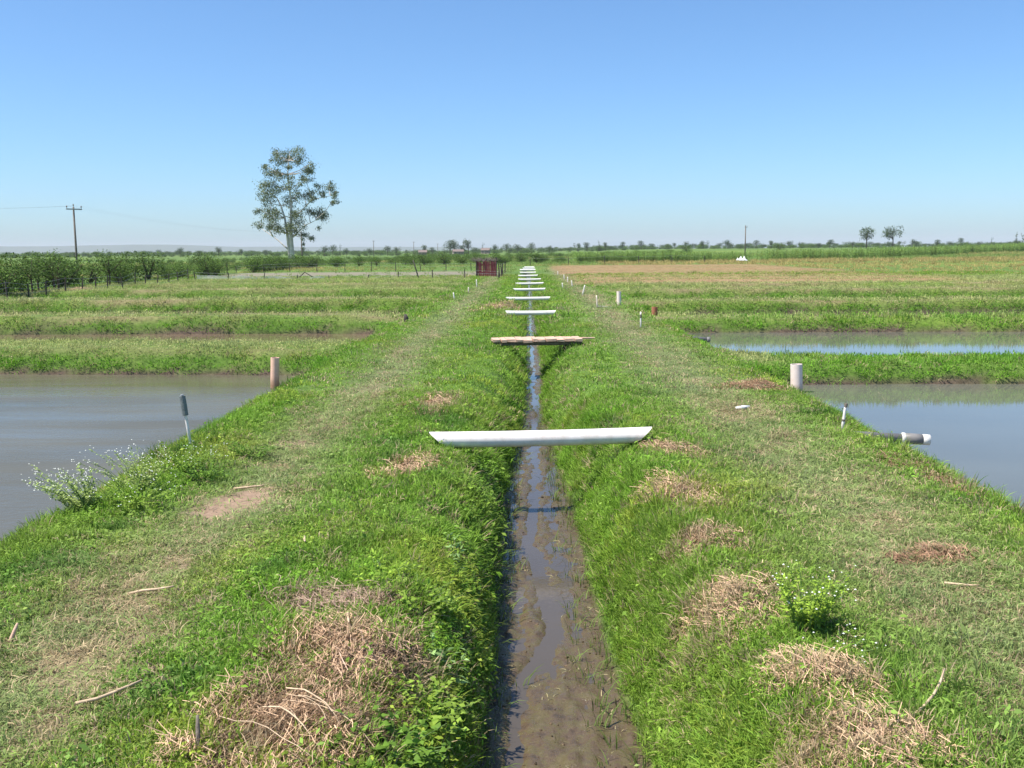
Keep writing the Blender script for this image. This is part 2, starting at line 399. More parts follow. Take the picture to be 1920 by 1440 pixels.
def mul(a, b_):
    q = n.new('ShaderNodeMix'); q.data_type = 'RGBA'; q.blend_type = 'MULTIPLY'; q.inputs[0].default_value = 1; q.clamp_result = False
    l.new(a, q.inputs[6]); l.new(b_, q.inputs[7]); return q.outputs[2]
c = mul(mul(r1.outputs[0], r2.outputs[0]), r3.outputs[0])
def lit(stops, t):
    r = ramp(n, stops); l.new(t.outputs[0], r.inputs[0]); return r.outputs[0]
c = mixc(n, l, math_(n, l, 'MULTIPLY', attr(n, 'path').outputs['Fac'], 0.6), c, lit([(.3, (.11, .12, .06)), (.7, (.20, .19, .11))], t2))
c = mixc(n, l, math_(n, l, 'MULTIPLY', attr(n, 'dry').outputs['Fac'], 0.85), c, lit([(.3, (.15, .10, .062)), (.7, (.33, .23, .15))], t2))
c = mixc(n, l, attr(n, 'hay').outputs['Fac'], c, lit([(.3, (.23, .138, .075)), (.7, (.38, .24, .135))], t2))
c = mixc(n, l, attr(n, 'yard').outputs['Fac'], c, lit([(.3, (.15, .14, .09)), (.7, (.27, .235, .17))], t2))
c = mixc(n, l, attr(n, 'bare').outputs['Fac'], c, lit([(.3, (.06, .043, .03)), (.7, (.155, .11, .08))], t2))
c = mixc(n, l, attr(n, 'earth').outputs['Fac'], c, lit([(.3, (.20, .135, .09)), (.7, (.34, .235, .165))], t2))
mudc = lit([(.25, (.045, .034, .025)), (.45, (.105, .074, .048)), (.57, (.105, .086, .040)), (.78, (.165, .12, .086))], t2)
c = mixc(n, l, attr(n, 'mud').outputs['Fac'], c, mudc)
l.new(c, b.inputs['Base Color'])
mr = n.new('ShaderNodeMapRange'); mr.inputs[3].default_value = 0.95; mr.inputs[4].default_value = 0.34; l.new(attr(n, 'mud').outputs['Fac'], mr.inputs[0])
tw_ = noise(n, l, 5.5, 4, 0.65, P); wr = ramp(n, [(.42, (.10,) * 3), (.60, (.46,) * 3)]); l.new(tw_.outputs[0], wr.inputs[0]); l.new(wr.outputs[0], mr.inputs[4])
l.new(mr.outputs[0], b.inputs['Roughness']); b.inputs['Specular IOR Level'].default_value = 0.25
bp = n.new('ShaderNodeBump'); bp.inputs['Strength'].default_value = 0.7; bp.inputs['Distance'].default_value = 0.03
l.new(mixc(n, l, 0.5, t2.outputs[0], t4.outputs[0]), bp.inputs['Height']); l.new(bp.outputs[0], b.inputs['Normal'])
ground = obj('ground', gme, m); tag(ground, 'flat green farmland with banks, dikes and ditch', None, None, 'structure')

# ------------------------------------------------------------------ water
def water_mat(name, col, rough, ripple, rscale, spec=0.5):
    m, n, l, b = new_mat(name)
    geo = n.new('ShaderNodeNewGeometry')
    mp = n.new('ShaderNodeMapping'); mp.inputs['Scale'].default_value = (1.0, 1.7, 1.0); l.new(geo.outputs['Position'], mp.inputs['Vector'])
    a = noise(n, l, rscale, 3, 0.55, mp.outputs[0]); big = noise(n, l, 0.25, 3, 0.5, mp.outputs[0])
    r = ramp(n, [(.3, tuple(q * .88 for q in col)), (.7, tuple(q * 1.12 for q in col))]); l.new(big.outputs[0], r.inputs[0])
    l.new(r.outputs[0], b.inputs['Base Color']); b.inputs['Roughness'].default_value = rough; b.inputs['IOR'].default_value = 1.33; b.inputs['Specular IOR Level'].default_value = spec
    bp = n.new('ShaderNodeBump'); bp.inputs['Strength'].default_value = ripple; bp.inputs['Distance'].default_value = 0.01
    l.new(a.outputs[0], bp.inputs['Height']); l.new(bp.outputs[0], b.inputs['Normal'])
    return m
def water(name, x0, x1, y0, y1, z, mat, label):
    pts = [(x0, y0), (x1, y0), (x1, y1), (x0, y1)]
    me = mesh_np(name, [(x, yy - SKEW * x, z) for x, yy in pts], np.array([[0, 1, 2, 3]]))
    o = obj(name, me, mat); tag(o, label, None, None, 'structure'); return o
W_L = water_mat('turbid_grey_water', (.108, .098, .068), .25, .5, 6.0, .18)
n_, l_ = W_L.node_tree.nodes, W_L.node_tree.links
g_ = n_.new('ShaderNodeNewGeometry'); mp_ = n_.new('ShaderNodeMapping'); mp_.inputs['Scale'].default_value = (.16, .9, 1); l_.new(g_.outputs['Position'], mp_.inputs['Vector'])
st_ = noise(n_, l_, 1.1, 4, .6, mp_.outputs[0]); sr_ = ramp(n_, [(.35, (.10,) * 3), (.65, (.32,) * 3)]); l_.new(st_.outputs[0], sr_.inputs[0]); l_.new(sr_.outputs[0], n_['Principled BSDF'].inputs['Roughness'])
W_R = water_mat('green_blue_water', (.130, .132, .105), .06, .035, 2.2, .40)
W_B = water_mat('brown_water', (.165, .120, .078), .05, .12, 3.0)
W_D = water_mat('ditch_water', (.085, .070, .055), .02, .10, 14.0)
water('pond_water', -28.0, -4.2, -7, 25.2, WATER_Z, W_L, 'grey fish pond on the left')
water('pond_water', -28.0, -4.2, 25.3, 37.0, WATER_Z - .004, W_B, 'narrow brown pond behind the first left dike')
water('pond_water', 4.3, 38.0, -7, 23.5, WATER_Z, W_R, 'blue reflecting fish pond on the right')
water('pond_water', 4.3, 38.0, 23.6, 37.1, WATER_Z - .02, W_R, 'second fish pond on the right')
water('pond_water', 4.3, 38.0, 37.2, 48.4, WATER_Z - .03, W_R, 'third thin strip of pond on the right')
dy = np.array([-6, 3, 10, 20, 40, 80, 138.0])
dv = np.concatenate([np.c_[np.full(7, -.75), dy, np.full(7, DITCH_W)], np.c_[np.full(7, 1.05), dy, np.full(7, DITCH_W)]])
obj_w = obj('ditch_water', mesh_np('ditch_water', dv, np.array([[i, i + 7, i + 8, i + 1] for i in range(6)])), W_D)
tag(obj_w, 'shallow trickle of water winding down the muddy ditch', None, None, 'structure')

# far hills, faint on the left horizon
hx = np.linspace(-4200, 1500, 90); hv = []; hf = []
top = (46 + 22 * fbm(hx * .0011, hx * 0, 101) ) * np.interp(hx, [-4200, -3000, -1200, 0, 1500], [1.0, 1.0, .75, .4, .15])
for i, x in enumerate(hx):
    hv += [(x, 6400, -2), (x, 6900 + 80 * math.sin(i), top[i]), (x, 7600, -2)]
    if i: a = 3 * (i - 1); hf += [(a, a + 3, a + 4, a + 1), (a + 1, a + 4, a + 5, a + 2)]
hm = obj('hills', mesh_np('hills', hv, np.array(hf), True), plain('far_hill', (.07, .10, .06), 1, .2, .01)); tag(hm, 'faint blue hills on the left horizon', None, None, 'structure')

# ------------------------------------------------------------------ grass: tufts scattered by geometry nodes
def tuft_mesh(name, nb, rad, length, width, lean, flat=0.0, segs=3, seed=0, curl=1.0):
    g = np.random.default_rng(seed)
    ang = g.uniform(0, 2 * np.pi, nb); rr = rad * np.sqrt(g.uniform(0, 1, nb))
    rx, ry = rr * np.cos(ang), rr * np.sin(ang)
    d = ang + g.normal(0, 1.2, nb); L = length * g.uniform(.45, 1.25, nb); ln = np.clip(g.normal(lean, .28, nb), .02, 1.6)
    ux, uy = np.cos(d), np.sin(d); wx, wy = -uy, ux
    tw = g.uniform(-.7, .7, nb)
    V = []; BV = []
    rnd = g.uniform(0, 1, nb)
    ts = np.linspace(0, 1, segs + 1)
    for t in ts:
        th = ln * (.35 + .9 * t * curl)
        hx_ = L * t * np.sin(th); hz = L * t * np.cos(th) * (1 - flat) - 0.01 * (t == 0)
        w = width * (1 - t ** 1.6) * .5 * g.uniform(.8, 1.2, nb) if t < 1 else np.zeros(nb)
        cx, cy = rx + ux * hx_, ry + uy * hx_
        if t < 1:
            V.append(np.c_[cx + wx * w, cy + wy * w, hz + tw * w]); V.append(np.c_[cx - wx * w, cy - wy * w, hz - tw * w]); BV += [rnd, rnd]
        else:
            V.append(np.c_[cx, cy, hz]); BV.append(rnd)
    k = len(V); v = np.stack(V, 1).reshape(-1, 3); bv = np.stack(BV, 1).ravel()
    base = np.arange(nb)[:, None] * k
    fq = np.concatenate([base + np.array([[2 * s, 2 * s + 1, 2 * s + 3, 2 * s + 2]]) for s in range(segs - 1)]) if segs > 1 else np.zeros((0, 4), int)
    ft = base + np.array([[2 * segs - 2, 2 * segs - 1, 2 * segs]])
    return mesh_np(name, v, [fq, ft], attrs={'bv': bv})

def instance_group(name, sources):
    ng = bpy.data.node_groups.new(name, 'GeometryNodeTree')
    ng.interface.new_socket('Geometry', in_out='INPUT', socket_type='NodeSocketGeometry'); ng.interface.new_socket('Geometry', in_out='OUTPUT', socket_type='NodeSocketGeometry')
    N = ng.nodes; L = ng.links
    gi = N.new('NodeGroupInput'); go = N.new('NodeGroupOutput')
    j = N.new('GeometryNodeGeometryToInstance')
    for s in reversed(sources):
        oi = N.new('GeometryNodeObjectInfo'); oi.inputs['Object'].default_value = s; oi.inputs['As Instance'].default_value = False
        L.new(oi.outputs['Geometry'], j.inputs[0])
    ip = N.new('GeometryNodeInstanceOnPoints'); ip.inputs['Pick Instance'].default_value = True
    def na(nm, ty):
        a = N.new('GeometryNodeInputNamedAttribute'); a.data_type = ty; a.inputs['Name'].default_value = nm; return a.outputs['Attribute']
    mtp = N.new('GeometryNodeMeshToPoints'); L.new(gi.outputs[0], mtp.inputs[0])
    L.new(mtp.outputs[0], ip.inputs['Points']); L.new(j.outputs[0], ip.inputs['Instance'])
    L.new(na('kind_index', 'INT'), ip.inputs['Instance Index'])
    e2r = N.new('FunctionNodeEulerToRotation'); L.new(na('rot', 'FLOAT_VECTOR'), e2r.inputs[0]); L.new(e2r.outputs[0], ip.inputs['Rotation'])
    L.new(na('scl', 'FLOAT_VECTOR'), ip.inputs['Scale'])
    L.new(ip.outputs[0], go.inputs[0])
    return ng
def scatter(name, pts, rot, scl, kind, tint, sources, mat, label):
    me = bpy.data.meshes.new(name); npt = len(pts)
    me.vertices.add(npt); me.vertices.foreach_set('co', np.asarray(pts, np.float32).ravel())
    a = me.attributes.new('rot', 'FLOAT_VECTOR', 'POINT'); a.data.foreach_set('vector', np.asarray(rot, np.float32).ravel())
    a = me.attributes.new('scl', 'FLOAT_VECTOR', 'POINT'); a.data.foreach_set('vector', np.asarray(scl, np.float32).ravel())
    a = me.attributes.new('kind_index', 'INT', 'POINT'); a.data.foreach_set('value', np.asarray(kind, np.int32))
    a = me.attributes.new('tint', 'FLOAT_COLOR', 'POINT'); a.data.foreach_set('color', np.c_[tint, np.ones(npt)].astype(np.float32).ravel())
    o = obj(name, me, mat)
    md = o.modifiers.new('scatter', 'NODES'); md.node_group = instance_group(name + '_nodes', sources)
    tag(o, label, None, None, 'stuff')
    return o
def source(me, mat): return obj(me.name + '_source', me, mat, link=False)

G = M['grass']
SRC = [source(tuft_mesh('turf_a', 24, .085, .040, .0064, .85, seed=1), G), source(tuft_mesh('turf_b', 22, .095, .034, .0064, 1.0, seed=2), G),
       source(tuft_mesh('turf_c', 24, .085, .052, .006, .75, seed=3), G),
       source(tuft_mesh('lush_a', 22, .08, .075, .0062, .65, seed=4), G), source(tuft_mesh('lush_b', 20, .08, .105, .0066, .75, seed=5), G),
       source(tuft_mesh('flat_a', 24, .11, .070, .0058, 1.25, flat=.45, seed=6), G), source(tuft_mesh('flat_b', 22, .11, .06, .0058, 1.35, flat=.55, seed=7), G),
       source(tuft_mesh('clover_a', 20, .08, .032, .016, .7, segs=2, seed=8), G)]
FARS = [source(tuft_mesh('far_a', 18, .17, .050, .015, .85, segs=2, seed=11), G), source(tuft_mesh('far_b', 18, .18, .075, .014, .7, segs=2, seed=12), G),
        source(tuft_mesh('far_c', 18, .20, .04, .015, 1.1, segs=2, seed=13), G)]

def rosette_mesh(name, nl, rad, leaf, seed, ratio):
    g = np.random.default_rng(seed); V = []; F = []; B = []
    for i in range(nl):
        a = g.uniform(0, 6.28); r = rad * math.sqrt(g.uniform()); L_ = leaf * g.uniform(.6, 1.25); z0 = g.uniform(.01, .075); p = np.array([r * math.cos(a), r * math.sin(a), z0])
        b2 = a + g.normal(0, .9); d = np.array([math.cos(b2), math.sin(b2), g.normal(.15, .35)]); w = np.array([-math.sin(b2), math.cos(b2), g.normal(0, .3)]) * L_ / ratio / 2
        V += [p, p + d * L_ * .45 + w, p + d * L_ * .45 - w, p + d * L_ + np.array([0, 0, -.12 * L_])]; F += [(4 * i, 4 * i + 1, 4 * i + 2), (4 * i + 1, 4 * i + 3, 4 * i + 2)]; B += [g.uniform()] * 4
    return mesh_np(name, np.array(V), np.array(F), attrs={'bv': np.array(B)})
SRC += [source(rosette_mesh('rosette_a', 18, .09, .030, 91, 1.6), G), source(rosette_mesh('rosette_b', 16, .10, .042, 92, 2.6), G)]
def in_view(x, y, pad=1.25):
    return (np.abs(x - y * 0.0) < (0.515 * y * pad + 1.2))
def colour(x, y, z, mk_, g):
    mud, path, bare, dry, hay, yard, earth = mk_
    nn = len(x)
    lush = np.array([.185, .355, .034]); mid = np.array([.23, .355, .050]); yel = np.array([.35, .405, .055]); grey = np.array([.285, .335, .14]); tan = np.array([.48, .375, .225]); dark = np.array([.085, .20, .026])
    bankz = ((np.abs(x - .1) < 1.3) & (z < -.08))
    a = sstep(-.5, .5, fbm(x * .9, y * .6, 111) + g.normal(0, .25, nn))[:, None]
    c = lush * (1 - a) + mid * a
    ye = (.75 * sstep(.15, .6, fbm(x * .7, y * .5, 113) + g.normal(0, .15, nn)))[:, None]; c = c * (1 - ye) + yel * ye
    dk = (.85 * sstep(.20, .55, fbm(x * 1.9, y * 1.5, 117)))[:, None]; c = c * (1 - dk) + dark * dk
    pa = np.clip(path * .85 + g.normal(0, .12, nn), 0, 1)[:, None]; c = c * (1 - pa) + grey * pa
    dr = (g.uniform(0, 1, nn) < np.clip(dry * .75 + .05 + .14 * path + .10 * sstep(.0, .5, fbm(x * 2.1, y * 1.7, 126)), 0, .9))[:, None]
    c = np.where(dr, tan * g.uniform(.75, 1.15, (nn, 1)), c)
    dk_ = (np.abs(x) > 4.6) & (y > 21) & (y < 84)
    top_ = (dk_ * sstep(-.10, .0, z + .05 * (x > 0)) * np.clip(.72 + .35 * fbm(x * .25, y * .9, 128), 0, .95))[:, None]
    c = c * (1 - top_) + np.array([.45, .45, .19]) * top_
    sl_ = (dk_ * (1 - sstep(-.16, -.05, z)) * .9)[:, None]
    c = np.where((c[:, :1] < c[:, 1:2]), c * (1 - sl_) + np.array([.165, .375, .030]) * sl_, c)
    return c * g.uniform(.75, 1.25, (nn, 1))
def grass_points(n_try, y0, y1, g, power, xlim=(-40, 44)):
    # uniform over the widened view wedge
    yy = np.sqrt(g.uniform(y0 ** 2, y1 ** 2, n_try)) if power == 2 else g.uniform(y0, y1, n_try)
    xx = g.uniform(-1, 1, n_try) * (0.515 * yy * 1.2 + .8)
    k = (xx > xlim[0]) & (xx < xlim[1]); xx, yy = xx[k], yy[k]
    zz = height(xx, yy)
    return xx, yy, zz
def slope_rot(x, y, g, amt=.8):
    e = .06
    sx = (height(x + e, y) - height(x - e, y)) / (2 * e); sy = (height(x, y + e) - height(x, y - e)) / (2 * e)
    return np.c_[np.arctan(np.clip(sy, -1.2, 1.2)) * amt, -np.arctan(np.clip(sx, -1.2, 1.2)) * amt, np.zeros(len(x))], sx
def tilt(rot, g):
    """rotation about the own axis after tilting to the slope"""
    out = np.zeros_like(rot); sp = g.uniform(0, 2 * np.pi, len(rot))
    # euler XYZ: spin first (z), then the tilt; composed by matrices
    cx, sx = np.cos(rot[:, 0]), np.sin(rot[:, 0]); cy, sy = np.cos(rot[:, 1]), np.sin(rot[:, 1]); cz, sz = np.cos(sp), np.sin(sp)
    # M = Ry*Rx*Rz(spin)
    m00 = cy * cz + sy * sx * sz; m10 = cx * sz; m20 = -sy * cz + cy * sx * sz; m21 = sy * sz + cy * sx * cz; m22 = cy * cx
    out[:, 1] = -np.arcsin(np.clip(m20, -1, 1)); out[:, 0] = np.arctan2(m21, m22); out[:, 2] = np.arctan2(m10, m00)
    return out

def near_grass(name, n_try, y0, y1, size, label, seed, far=False, xlim=(-40, 44), slopes=False):
    g = np.random.default_rng(seed)
    x, y, z = grass_points(n_try, y0, y1, g, 2, xlim)
    mk_ = masks(x, y, z); mud, path, bare, dry, hay, yard, earth = mk_
    ys = y + SKEW * x
    wet = (z < WATER_Z + .02) & (np.abs(x) > 3.5) & (ys < 49)
    keep = (~wet) & (mud < .35) & (g.uniform(0, 1, len(x)) > np.maximum(bare, earth) * .93) & (g.uniform(0, 1, len(x)) > dry * np.where(x > 0, .55, .90)) & (g.uniform(0, 1, len(x)) > yard * .6) & (g.uniform(0, 1, len(x)) > hay * .8)
    keep &= (z > -.83) | (np.abs(x) > 1.4)
    if slopes: keep &= (bare < .3) & (np.abs(x) > 4.2) & (np.abs(height(x, y + .12) - height(x, y - .12)) > .05)
    x, y, z = x[keep], y[keep], z[keep]; mk_ = tuple(q[keep] for q in mk_); mud, path, bare, dry, hay, yard, earth = mk_
    nn = len(x)
    rot, sx = slope_rot(x, y, g, .45); rot[:, :2] += g.normal(0, .22, (nn, 2)); rot = tilt(rot, g)
    u = g.uniform(0, 1, nn)
    lushness = sstep(-.10, -.45, 0 * x) + 0
    bank = ((np.abs(x - .1) < 1.25) & (z < -.10)) | ((np.abs(x) > 4.1) & (z < -.08))
    lushp = np.clip(.10 + .75 * bank + .30 * sstep(.1, .6, fbm(x * .8, y * .6, 119)) - .8 * path, .01, .85)
    tint = colour(x, y, z, mk_, g)
    if far:
        kind = np.where(u < lushp, 1, np.where(g.uniform(0, 1, nn) < .5, 0, 2))
    else:
        kind = np.where(u < lushp, g.integers(3, 5, nn), g.integers(0, 3, nn))
        fl_ = g.uniform(0, 1, nn) < path * .8
        kind = np.where(fl_, g.integers(5, 7, nn), kind)
        cl = (g.uniform(0, 1, nn) < .10 + .5 * sstep(.25, .55, fbm(x * 1.3, y * 1.1, 121))) & (~fl_) & (x < 1.2)
        kind = np.where(cl, 7, kind)
        ro_ = (g.uniform(0, 1, nn) < np.where(x < 0, .05 + .40 * bank * (x > -1.6) * (y < 13), .035) * (1 - path)) & (tint[:, 1] > tint[:, 0] * 1.15) & (g.uniform(0, 1, nn) < .9 + .6 * fbm(x * 1.7, y * 1.5, 127))
        kind = np.where(ro_, g.integers(8, 10, nn), kind)
    tall = 1 + .75 * sstep(.1, .6, fbm(x * 1.1, y * .9, 123)) + .7 * fbm(x * 3.3, y * 2.8, 124) - .35 * path + .7 * ((x > 2.0) & (y < 5.9 + .3 * (x - 2)))
    tall = np.clip(tall, .35, 1.9)
    s = size * g.uniform(.75, 1.25, nn)
    scl = np.c_[s, s, s * tall]
    return scatter(name, np.c_[x, y, z - .004], rot, scl, kind, tint, FARS if far else SRC, G, label)

near_grass('grass', 52000, 3.4, 9.0, 1.0, 'short green turf on the near banks', 201)
near_grass('grass', 46000, 9.0, 17.0, 1.25, 'green turf on the banks around the nearest pipe', 202)
near_grass('grass', 42000, 17.0, 34.0, 1.0, 'green grass on banks and first dikes', 203, True)
near_grass('grass', 82000, 34.0, 96.0, 1.7, 'grass on the far dikes', 204, True)

near_grass('grass', 60000, 20.0, 50.0, 1.1, 'bright grass on the sides of the near dikes', 205, True, slopes=True)
near_grass('grass', 130000, 44.0, 86.0, 1.5, 'bright grass on the sides of the far dikes', 206, True, slopes=True)
# long overhanging grass along the ditch edges
def ditch_fringe():
    g = np.random.default_rng(210); nn = 4200
    y = 3.6 + 46 * g.uniform(0, 1, nn) ** 1.7
    left = g.uniform(0, 1, nn) < .55
    x = np.where(left, floor_l(y) - np.abs(g.normal(.02, .16, nn)), floor_r(y) + np.abs(g.normal(.03, .18, nn)))
    z = height(x, y); k = (z > -.86) & (g.uniform(0, 1, nn) < .8 + .2 * fbm(y * 1.4, x, 211)); x, y, z, left = x[k], y[k], z[k], left[k]; nn = len(x)
    tint = np.where(left[:, None], np.array([.13, .28, .03]), np.array([.22, .39, .05])) * g.uniform(.7, 1.25, (nn, 1))
    tn = g.uniform(0, 1, nn) < .08; tint[tn] = (.33, .27, .15)
    rot, _ = slope_rot(x, y, g, .25); rot[:, :2] += g.normal(0, .25, (nn, 2)); rot = tilt(rot, g)
    s = g.uniform(.6, 1.15, nn) * np.interp(y, [4, 50], [1, 1.5])
    scatter('grass', np.c_[x, y, z - .01], rot, np.c_[s, s, s * 1.1], g.integers(3, 5, nn), tint, SRC, G, 'long grass fringing both sides of the muddy ditch')
ditch_fringe()
# sparse blades standing in the mud
def mud_sprigs():
    g = np.random.default_rng(215); nn = 620
    y = g.uniform(5, 19, nn); fl, fr = floor_l(y), floor_r(y); e = np.where(g.uniform(0, 1, nn) < .45, g.uniform(-.02, .3, nn) ** 1.0 * g.uniform(0, 1, nn), 1.02 - .36 * g.uniform(0, 1, nn) ** 1.6); x = fl + (fr - fl) * e
    z = height(x, y)
    me = source(tuft_mesh('sprig', 5, .035, .14, .006, .75, seed=15), G)
    rot = np.c_[np.zeros(nn), np.zeros(nn), g.uniform(0, 6.28, nn)]; s = g.uniform(.7, 1.6, (nn, 1)) * np.ones((1, 3))
    scatter('grass', np.c_[x, y, z - .005], rot, s, np.zeros(nn), np.array([.17, .25, .06]) * g.uniform(.7, 1.3, (nn, 1)), [me], G, 'sparse sedge blades standing in the ditch mud')
mud_sprigs()
def mud_litter():
    g = np.random.default_rng(216); nn = 1500
    y = 5.0 + 14 * g.uniform(0, 1, nn) ** 1.5; fl, fr = floor_l(y), floor_r(y); x = fl + (fr - fl) * g.uniform(.02, .98, nn); z = height(x, y)
    k = (z > DITCH_W + .004) | (g.uniform(0, 1, nn) < .12); x, y, z = x[k], y[k], z[k]; nn = len(x)
    cl = []
    for i in range(3):
        gg = np.random.default_rng(700 + i); t = (1 + 5 ** .5) / 2
        v = np.array([(-1, t, 0), (1, t, 0), (-1, -t, 0), (1, -t, 0), (0, -1, t), (0, 1, t), (0, -1, -t), (0, 1, -t), (t, 0, -1), (t, 0, 1), (-t, 0, -1), (-t, 0, 1)]) / 1.9 * gg.uniform(.6, 1.35, (12, 3)) * np.array([1, .8, .55])
        f = np.array([(0, 11, 5), (0, 5, 1), (0, 1, 7), (0, 7, 10), (0, 10, 11), (1, 5, 9), (5, 11, 4), (11, 10, 2), (10, 7, 6), (7, 1, 8), (3, 9, 4), (3, 4, 2), (3, 2, 6), (3, 6, 8), (3, 8, 9), (4, 9, 5), (2, 4, 11), (6, 2, 10), (8, 6, 7), (9, 8, 1)])
        cl.append(source(mesh_np('clod', v * .014, f, attrs={'bv': np.full(12, .5)}), M['clod']))
    tw_ = source(tuft_mesh('litter_blade', 3, .03, .07, .005, 1.5, flat=.75, seed=16), G)
    kind = np.where(g.uniform(0, 1, nn) < .82, g.integers(0, 3, nn), 3)
    s = np.where(kind < 3, np.clip(g.exponential(.32, nn), 0, 1.3) + .3, g.uniform(.6, 1.6, nn))
    tint = np.array([.10, .070, .046]) * g.uniform(.5, 1.5, (nn, 1)); tint[kind == 3] = np.array([.42, .36, .2]); 
    scatter('mud_litter', np.c_[x, y, z], np.c_[np.zeros(nn), np.zeros(nn), g.uniform(0, 6.28, nn)], s[:, None] * np.ones((1, 3)), kind, tint, cl + [tw_], None, 'clods and bits of dead grass lying on the ditch mud')
mud_litter()

# ------------------------------------------------------------------ dead grass heaps
TONES = [((.66, .45, .275), (.44, .30, .205)), ((.46, .325, .24), (.32, .225, .17)), ((.42, .25, .155), (.33, .20, .13))]
def strands(hx, hy, rx, ry, count, tone, g, lmin=.05, lmax=.26, wid=.0034):
    a = g.uniform(0, 2 * np.pi, count); r = np.sqrt(g.uniform(0, 1, count)) * (1 + .18 * fbm(np.cos(a) * 1.7 + hx, np.sin(a) * 1.7 + hy, 131))
    x = hx + 1.5 * rx * r * np.cos(a); y = hy + 1.6 * ry * r * np.sin(a); x = x + .22 * (y - hy) * np.sign(hx) * -1
    keep = fbm(x * 2.1, y * 1.7, 133) + .55 * fbm(x * 6, y * 5, 134) > -.75 + .85 * r ** 1.2; x, y = x[keep], y[keep]; nn = len(x)
    z = height(x, y) + g.exponential(.016, nn) + .004
    dirs = 1.5 * fbm(x * 1.6, y * 1.6, 137) + .9 + g.normal(0, .75, nn)
    L = g.uniform(lmin, lmax, nn) * g.uniform(.6, 1, nn); up = g.normal(0.04, .16, nn); bend = g.normal(0, .5, nn)
    V = []
    w = wid * g.uniform(.6, 1.3, nn) * np.interp(hy, [5, 12, 45], [1, 1.6, 4]) / 2
    for t in (-.5, 0.0, .5):
        d = dirs + bend * t
        px = x + np.cos(d) * L * t; py = y + np.sin(d) * L * t
        pz = z + up * L * t * 1.0 - .10 * L * t * t * 2
        pz = np.maximum(pz, height(px, py) + .002)
        V += [np.c_[px - np.sin(d) * w, py + np.cos(d) * w, pz], np.c_[px + np.sin(d) * w, py - np.cos(d) * w, pz + w * .8]]
    v = np.stack(V, 1).reshape(-1, 3); base = np.arange(nn)[:, None] * 6
    f = np.concatenate([base + np.array([[0, 1, 3, 2]]), base + np.array([[2, 3, 5, 4]])])
    mixv = g.uniform(0, 1, (nn, 1)); c1, c2 = [np.array(q) for q in TONES[tone]]
    dk = sstep(.1, .6, fbm(x * 4, y * 4, 139))[:, None] * .45
    c = (c1 * mixv + c2 * (1 - mixv)) * (1 - dk) * g.uniform(.75, 1.3, (nn, 1))
    return v, f, np.repeat(c, 6, 0), np.repeat(g.uniform(0, 1, nn), 6)
for i, (hx_, hy_, rx_, ry_, hh, cnt, tone, lab) in enumerate(HEAPS):
    g = np.random.default_rng(300 + i)
    v, f, c_, bv = strands(hx_, hy_, rx_, ry_, int(cnt * 1.9), tone, g)
    root = empty('dead_grass_heap', (hx_, hy_, float(height(hx_, hy_))))
    tag(root, lab, 'dead grass')
    o = obj('straw', mesh_np('straw', v - np.array(root.location), f, attrs={'tint': c_, 'bv': bv}), M['straw'], root); o['kind'] = 'stuff'
    if i == 0:      # long pale canes
        for k in range(7):
            x0, y0 = -1.36 + g.normal(0, .14), 5.0 + g.normal(0, .10); a = -.50 + g.normal(0, .13); Ln = g.uniform(.35, .85); cv = g.normal(-.22, .09); kz = g.uniform(.01, .05)
            pts = []
            for t in np.linspace(0, 1, 7):
                px, py = x0 + math.cos(a + cv * t) * Ln * t, y0 + math.sin(a + cv * t) * Ln * t
                pts.append((px - hx_, py - hy_, float(height(px, py)) + .02 + kz + .02 * math.sin(t * 2.6) - root.location.z))
            rr_ = g.uniform(.0022, .006)
            MB().tube(pts, [rr_ * .9, rr_, rr_ * .95, rr_ * .9, rr_ * .8, rr_ * .65, rr_ * .35], 5).build('cane', M['twig'], root)

def gz(x, y): return float(height(np.array(x), np.array(y)))

# ------------------------------------------------------------------ white pipes across the ditch
def pipe_mesh(name, length, r, wall=.006, mitre=1.0, n=28, segs=8, sag=.0):
    v = []; f = []
    ang = [2 * math.pi * k / n for k in range(n)]
    rows = []
    for rad, order in ((r, 1), (r - wall, -1)):
        xs = np.linspace(-.5, .5, segs + 1)[::order]
        for t in xs:
            row = []
            for a in ang:
                z = rad * math.sin(a); yy = rad * math.cos(a)
                endk = max(0, abs(t) * 2 - .9) * 10
                x = t * length - math.copysign(1, t) * endk * mitre * (r - z) * .5 if t else 0
                v.append((x, yy, z - sag * (1 - (2 * t) ** 2))); row.append(len(v) - 1)
            rows.append(row)
    rows.append(rows[0])
    for a, b in zip(rows[:-1], rows[1:]):
        for k in range(n): f.append((a[k], a[(k + 1) % n], b[(k + 1) % n], b[k]))
    me = bpy.data.meshes.new(name); me.from_pydata(v, [], f); me.polygons.foreach_set('use_smooth', np.ones(len(me.polygons), bool))
    import bmesh
    bm = bmesh.new(); bm.from_mesh(me); bmesh.ops.recalc_face_normals(bm, faces=bm.faces)
    bm.edges.ensure_lookup_table()
    for e in bm.edges:
        if len(e.link_faces) == 2 and e.calc_face_angle(0) > .8: e.smooth = False
    bm.to_mesh(me); bm.free()
    return me
